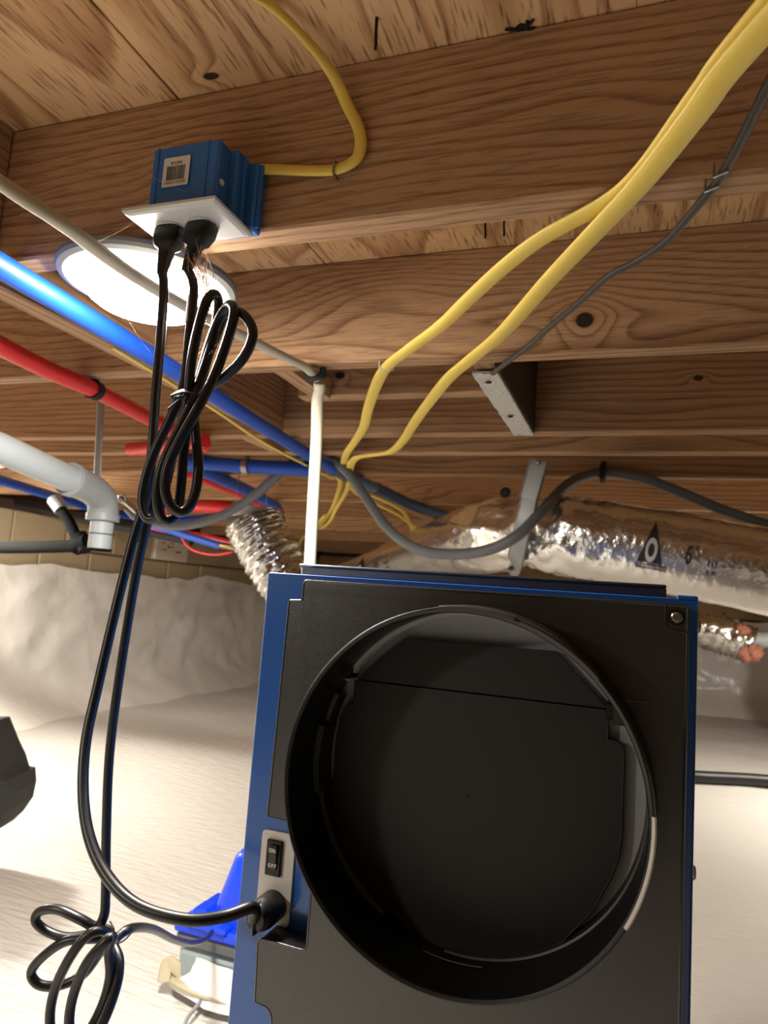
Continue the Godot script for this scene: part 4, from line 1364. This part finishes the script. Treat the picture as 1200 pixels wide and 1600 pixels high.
	# raised rim segments, brownish at upper right, pale grey at right
	for q in [[74.0, 98.0, "rim_plastic", 0.0030], [44.0, 72.0, "rim_plastic", 0.0022], [-28.0, 4.0, "plate_grey", 0.0024]]:
		var r := Shape.new()
		var lo: float = 0.1372
		r.lathe(cx, [Vector2(lo, -0.538), Vector2(lo + 0.0005, -0.5342), Vector2(lo + q[3], -0.5335), Vector2(lo + q[3] + 0.0012, -0.5350), Vector2(lo + q[3] + 0.0014, -0.545)], 24, deg_to_rad(-q[1]), deg_to_rad(-q[0]))
		orient(r, V(axis.x, axis.y, -0.60))
		obj("rim_segment", r, M[q[2]], t)
	# grey damper seat behind the collar
	var seat := Shape.new()
	seat.prism(Transform3D(), circle_poly(axis, 0.1380, 72), -0.6150, -0.6118)
	obj("damper_seat", seat, M.damper_grey, t)
	var inner_ring := Shape.new()
	inner_ring.lathe(cx, [Vector2(0.1372, -0.597), Vector2(0.1335, -0.598), Vector2(0.1325, -0.6118)], 64, deg_to_rad(-150), deg_to_rad(-40))
	orient(inner_ring, V(axis.x, axis.y, -0.70))
	obj("seat_ring", inner_ring, M.damper_grey, t)
	var side_ring := Shape.new()
	side_ring.lathe(cx, [Vector2(0.1376, -0.585), Vector2(0.1322, -0.586), Vector2(0.1312, -0.6118)], 32, deg_to_rad(-192), deg_to_rad(-168))
	side_ring.lathe(cx, [Vector2(0.1374, -0.595), Vector2(0.1335, -0.596), Vector2(0.1320, -0.6118)], 32, deg_to_rad(-240), deg_to_rad(-156))
	orient(side_ring, V(axis.x, axis.y, -0.70))
	obj("seat_step", side_ring, M.rim_plastic, t)
	var right_ring := Shape.new()
	right_ring.lathe(cx, [Vector2(0.1374, -0.597), Vector2(0.1356, -0.598), Vector2(0.1350, -0.6118)], 60, deg_to_rad(-12), deg_to_rad(96))
	orient(right_ring, V(axis.x, axis.y, -0.70))
	obj("seat_ring", right_ring, M.rim_plastic, t)
	# two damper leaves hinged across
	var E := 0.604
	var up := PackedVector2Array()
	for q in [[-0.3162, -0.0610], [-0.1012, -0.0590], [-0.0394, -0.1200], [-0.0312, -0.1265], [-0.3862, -0.1255], [-0.3695, -0.1095], [-0.345, -0.085]]:
		up.append(R(q[0], q[1], E))
	var leaf := Shape.new()
	leaf.prism(Transform3D(), up, -0.6085, -0.6040)
	obj("damper_leaf", leaf, M.damper_black, t)
	var dn := PackedVector2Array()
	for q in [[-0.3874, -0.1285], [-0.0312, -0.1292], [-0.0305, -0.1655], [-0.0190, -0.1668], [-0.0115, -0.1730], [-0.0096, -0.1829], [-0.0096, -0.2782], [-0.0125, -0.3100], [-0.0205, -0.3345], [-0.0420, -0.3800], [-0.0763, -0.4234], [-0.1080, -0.4500], [-0.1397, -0.4660], [-0.1830, -0.4740], [-0.2255, -0.4722], [-0.2750, -0.4560], [-0.3206, -0.4261], [-0.3650, -0.3880], [-0.3957, -0.3447], [-0.4080, -0.3100], [-0.4110, -0.2800], [-0.4110, -0.2200], [-0.4073, -0.1832], [-0.4020, -0.1690], [-0.3940, -0.1630], [-0.3870, -0.1610]]:
		dn.append(R(q[0], q[1], E))
	var leaf2 := Shape.new()
	leaf2.prism(Transform3D(), dn, -0.6085, -0.6030)
	var le := []
	for q in dn:
		le.append(V(q.x, q.y, -0.6036))
	le.append(le[0])
	leaf2.tube(le, 0.0009, 6, false)
	obj("damper_leaf", leaf2, M.damper_black, t)
	var pin := Shape.new()
	pin.lathe(frame(V(-0.2112 * E, EYE - 0.2665 * E, -0.6032), V(0, 0, 1)), [Vector2(0.0022, 0.0), Vector2(0.0016, 0.0006), Vector2(0.0, 0.0007)], 14)
	obj("centre_mark", pin, M.collar_plastic, t)
	for q in [[-0.4020, -0.1160], [-0.0240, -0.1290]]:
		var hb := Shape.new()
		var c := R(q[0], q[1], 0.598)
		hb.bx(V(c.x - 0.006, c.y - 0.006, -0.612), V(c.x + 0.006, c.y + 0.007, -0.590), 0.0015)
		obj("hinge_bracket", hb, M.collar_plastic, t)
	# slot at the bottom of the collar wall
	var slot := Shape.new()
	slot.lathe(cx, [Vector2(0.1366, -0.5860), Vector2(0.1362, -0.5835)], 20, deg_to_rad(82), deg_to_rad(102))
	obj("collar_slot", slot, M.damper_grey, t)
	# raised keeper beside the collar
	var kp := Shape.new()
	var k0 := R(-0.0250, -0.1460, D)
	var k1 := R(0.0200, -0.1125, D)
	kp.bx(V(k0.x, k0.y, -D - 0.001), V(k1.x, k1.y, -D + 0.0022), 0.0008)
	obj("collar_keeper", kp, M.black_plastic, t)
	# corner screw well at upper right
	var well := Shape.new()
	var wp := []
	for q in [[0.0359, 0.0125], [0.0359, -0.0085], [0.0385, -0.0160], [0.0450, -0.0195], [0.0620, -0.0200]]:
		var c := R(q[0], q[1], D)
		wp.append(V(c.x, c.y, -D + 0.0004))
	well.tube(curve(wp, 4), 0.0009, 6)
	obj("screw_well", well, M.rim_plastic, t)
	var wd := Shape.new()
	var wc := R(0.0492, -0.0022, D)
	wd.lathe(Transform3D(Basis(Vector3.RIGHT, Vector3(0, 0, 1), Vector3.DOWN), V(wc.x, wc.y, -D)), [Vector2(0.0062, 0.0), Vector2(0.0060, 0.0007), Vector2(0.0, 0.0008)], 24)
	obj("screw_recess", wd, M.collar_plastic, t)
	screw(t, V(wc.x, wc.y, -D + 0.0007), V(0, 0, 1), 0.0042)
	for y in [-0.0121 * 0.63, -0.3122 * 0.63]:
		screw(t, V(0.0452, EYE + y, -0.632), V(1, 0, 0), 0.0055)
	# inlet plate with rocker switch
	var pl := Shape.new()
	var q0 := R(-0.5190, -0.4910, 0.608)
	var q1 := R(-0.4640, -0.3615, 0.608)
	var rp := PackedVector2Array()
	for q in [[q1.x, q1.y, 0], [q0.x, q1.y, 1], [q0.x, q0.y, 2], [q1.x, q0.y, 3]]:
		var ctr := Vector2(q[0], q[1]) + Vector2(-1 if q[2] in [0, 3] else 1, -1 if q[2] < 2 else 1) * 0.004
		for k in 5:
			var a: float = PI / 2 * q[2] + PI / 8 * k
			rp.append(ctr + Vector2(cos(a), sin(a)) * 0.004)
	pl.prism(Transform3D(), rp, -0.6100, -0.6078)
	var plo := obj("inlet_plate", pl, M.plate_grey, t)
	var sw := Shape.new()
	var sc := R(-0.4968, -0.3990, 0.606)
	sw.bx(V(sc.x - 0.0078, sc.y - 0.0155, -0.6080), V(sc.x + 0.0078, sc.y + 0.0155, -0.6045), 0.0010)
	obj("switch_bezel", sw, M.switch_black, plo)
	var rk := Shape.new()
	rk.box(Transform3D(Basis(Vector3.RIGHT, 0.16), V(sc.x + 0.0006, sc.y + 0.0008, -0.6042)), V(0.0085, 0.0220, 0.0045), 0.0012)
	obj("rocker_switch", rk, M.switch_black, plo)
	obj("lettering", text_shape("ON", 0.0036, Transform3D(Basis(Vector3.RIGHT, 0.16), V(sc.x + 0.0006, sc.y + 0.0078, -0.6004)), 0.0004), M.print_white, plo)
	obj("lettering", text_shape("OFF", 0.0034, Transform3D(Basis(Vector3.RIGHT, 0.16), V(sc.x + 0.0006, sc.y - 0.0056, -0.6026)), 0.0004), M.print_white, plo)


func screw(parent: Node3D, p: Vector3, dir: Vector3, r: float) -> void:
	var s := Shape.new()
	s.lathe(frame(p, dir), [Vector2(r, 0.0), Vector2(r, r * 0.45), Vector2(r * 0.8, r * 0.7), Vector2(r * 0.55, r * 0.75), Vector2(r * 0.5, r * 0.4), Vector2(0.0, r * 0.4)], 20)
	orient(s, p - dir * 0.002)
	obj("screw", s, M.steel, parent)


# =====================================================================================================
# things on the floor
# =====================================================================================================
func build_floor_things() -> void:
	# condensate pump with a blue top on a cloudy tank
	var base := V(-0.800, 0.0, -1.40)
	var t := thing("condensate_pump", "blue topped condensate pump on a cloudy tank left of the dehumidifier", "pump", base)
	var k := Shape.new()
	k.box(Transform3D(Basis(), base + V(0.06, 0.045, -0.02)), V(0.27, 0.09, 0.15), 0.018)
	obj("tank", k, M.cloudy_plastic, t)
	var g := Shape.new()
	g.box(Transform3D(Basis(), base + V(0.06, 0.098, -0.02)), V(0.275, 0.028, 0.155), 0.006)
	obj("tank_rim", g, M.pump_grey, t)
	var d := Shape.new()
	d.box(Transform3D(Basis(), base + V(0.06, 0.122, -0.02)), V(0.285, 0.022, 0.165), 0.006)
	d.box(Transform3D(Basis(), base + V(-0.035, 0.142, 0.02)), V(0.045, 0.03, 0.06), 0.010)
	d.box(Transform3D(Basis(), base + V(0.0, 0.135, 0.055)), V(0.09, 0.012, 0.03), 0.004)
	obj("blue_lid", d, M.pump_blue, t)
	var h := Shape.new()
	var rows := []
	for q in [[0.13, 0.088, 0.060], [0.18, 0.075, 0.058], [0.235, 0.056, 0.052], [0.262, 0.048, 0.046], [0.274, 0.036, 0.036], [0.278, 0.0, 0.0]]:
		var row := []
		for j in 25:
			var a := TAU * j / 24
			var e := pow(absf(cos(a)), 0.7) * signf(cos(a))
			var f := pow(absf(sin(a)), 0.7) * signf(sin(a))
			row.append(base + V(0.062 + e * q[1], q[0], -0.02 + f * q[2]))
		rows.append(row)
	h.sheet(rows, 1.0, 1, 1, true)
	orient(h, base + V(0.085, 0.2, -0.02))
	obj("motor_cover", h, M.pump_blue, t)
	# taped plastic skirt round the tank
	var sk := Shape.new()
	var f2 := noise(61, 9.0, 3)
	rows = []
	for i in 41:
		var a := TAU * i / 40
		var row := []
		for j in 7:
			var u := j / 6.0
			var r := 1.0 + u * u * 0.28 + f2.get_noise_2d(i * 0.16, u * 0.4) * 0.10 * u
			row.append(base + V(0.06 + cos(a) * 0.145 * r, lerpf(0.075, 0.008, u) + f2.get_noise_2d(i * 0.3, 5.0) * 0.012 * (1.0 - u), -0.02 + sin(a) * 0.092 * r))
		rows.append(row)
	sk.sheet(rows, 1.0, 1, 1, false)
	orient(sk, base + V(0.06, 0.04, -0.02))
	tag(obj("plastic_skirt", sk, M.white_sheeting), "crumpled clear white plastic wrapped round the foot of the pump tank", "plastic wrap")
	var tp := Shape.new()
	tp.sweep(curve([V(-0.8923, 0.02, -1.352), V(-0.8171, 0.02, -1.3291), V(-0.7484, 0.02, -1.3263), V(-0.7117, 0.02, -1.3302)], 5), 0.016, 0.004, 8, V(0, 1, 0))
	tp.sweep(curve([V(-0.8823, 0.018, -1.3261), V(-0.8899, 0.045, -1.3445), V(-0.8702, 0.04, -1.3464), V(-0.8437, 0.02, -1.3498)], 5), 0.013, 0.003, 8, V(0.5, 0.4, 1))
	tag(obj("tape_strip", tp, M.tape_cream), "cream folded tape strip on the floor in front of the pump", "tape")
	# thin grey line on the floor in front of the pump
	var th := Shape.new()
	th.tube(curve([V(-0.7886, 0.012, -1.3327), V(-0.7816, 0.012, -1.2895), V(-0.7753, 0.012, -1.2532), V(-0.7565, 0.012, -1.2125)], 5), 0.004, 8)
	tag(obj("thin_grey_line", th, M.pvc_elbow), "thin grey line on the floor in front of the pump", "tube")
	# black drain hose across the floor at the right
	var hs := Shape.new()
	hs.tube(curve([V(-0.35, 0.030, -3.95), V(0.1, 0.032, -4.02), V(0.30, 0.030, -4.06), V(0.65, 0.032, -4.20), V(1.3, 0.03, -4.35), V(2.2, 0.03, -4.6)], 6), 0.030, 14)
	tag(obj("drain_hose", hs, M.hose_black), "black drain hose lying across the floor at right, beyond the dehumidifier", "hose")
	# dark weathered block at the left edge, on a narrow foot
	var bt := thing("rubber_block", "dark grey rough block on a narrow foot at the left edge of the floor", "block", V(-1.73, 0.0, -1.55))
	var bs := Shape.new()
	var pl := PackedVector2Array()
	for q in [[-0.34, 0.30], [-0.20, 0.318], [-0.105, 0.325], [-0.070, 0.262], [-0.044, 0.222], [-0.030, 0.190], [-0.012, 0.188], [-0.004, 0.150], [-0.008, 0.105], [-0.030, 0.065], [-0.055, 0.037], [-0.11, 0.016], [-0.20, 0.010], [-0.34, 0.02]]:
		pl.append(Vector2(q[0], q[1]))
	bs.prism(Transform3D(Basis(Vector3.UP, 0.35), V(-1.585, 0.075, -1.60)), pl, -0.10, 0.06)
	obj("block_body", bs, M.dark_rubber, bt)
	var ft := Shape.new()
	ft.bx(V(-1.83, 0.0, -1.66), V(-1.75, 0.10, -1.58), 0.006)
	obj("block_foot", ft, M.dark_rubber, bt)
	# wrapped pier at the far right edge
	var pr := Shape.new()
	var f := noise(71, 3.0, 3)
	var prs := []
	for i in 25:
		var row := []
		var y := JB - 0.002 - (JB - 0.002) * i / 24.0
		for j in 41:
			var a := TAU * j / 40
			var e := pow(absf(cos(a)), 0.35) * signf(cos(a))
			var g2 := pow(absf(sin(a)), 0.35) * signf(sin(a))
			var w := 0.23 + f.get_noise_3d(e * 2.0, y * 1.5, g2 * 2.0) * 0.03 + pow(maxf(0.25 - y, 0.0) / 0.25, 2.0) * 0.12
			row.append(V(1.30 + e * w, y, -5.9 + g2 * w))
		prs.append(row)
	pr.sheet(prs, 1.0, 1, 1, true)
	orient(pr, V(1.30, 0.6, -5.9))
	tag(obj("wrapped_pier", pr, M.white_sheeting), "support pier wrapped in white sheeting at the far right edge", "pier")


# =====================================================================================================
# cobwebs
# =====================================================================================================
func build_small() -> void:
	var rng := RandomNumberGenerator.new()
	rng.seed = 12
	var s := Shape.new()
	for i in 34:
		var a := V(-0.452 + rng.randf_range(-0.012, 0.018), 1.165 + rng.randf_range(-0.01, 0.02), -0.60 + rng.randf_range(-0.01, 0.012))
		var b := V(-0.432 + rng.randf_range(-0.012, 0.012), 1.112 + rng.randf_range(-0.02, 0.015), -0.605 + rng.randf_range(-0.012, 0.012))
		var m := (a + b) / 2.0 + V(rng.randf_range(-0.004, 0.012), rng.randf_range(-0.004, 0.004), rng.randf_range(-0.006, 0.006))
		s.tube(curve([a, m, b], 4), 0.0003, 4, false)
	for i in 22:
		var c := V(-0.428, 1.055, -0.6) + V(rng.randf_range(-0.012, 0.012), rng.randf_range(-0.012, 0.012), 0)
		var d := c + V(rng.randf_range(-0.018, 0.018), rng.randf_range(-0.018, 0.018), rng.randf_range(-0.01, 0.01))
		s.tube([c, (c + d) / 2.0 + V(0, 0.001, 0), d], 0.00026, 4, false)
	for q in [[V(-0.62, 1.215, -0.62), V(-0.50, 1.232, -0.60)], [V(-0.60, 1.205, -0.61), V(-0.505, 1.232, -0.60)], [V(-0.51, 1.262, -0.578), V(-0.455, 1.232, -0.578)], [V(-0.5508, 1.1217, -0.62), V(-0.486, 1.0596, -0.6)], [V(-0.46, 1.0, -0.59), V(-0.44, 0.93, -0.60)]]:
		s.tube([q[0], (q[0] + q[1]) / 2.0 + V(0, -0.002, 0), q[1]], 0.00013, 4, false)
	var o := obj("cobweb", s, M.cobweb)
	o.set_meta("kind", "stuff")
	tag(o, "wispy cobweb threads around the plugs and the top of the coiled cord", "cobweb")
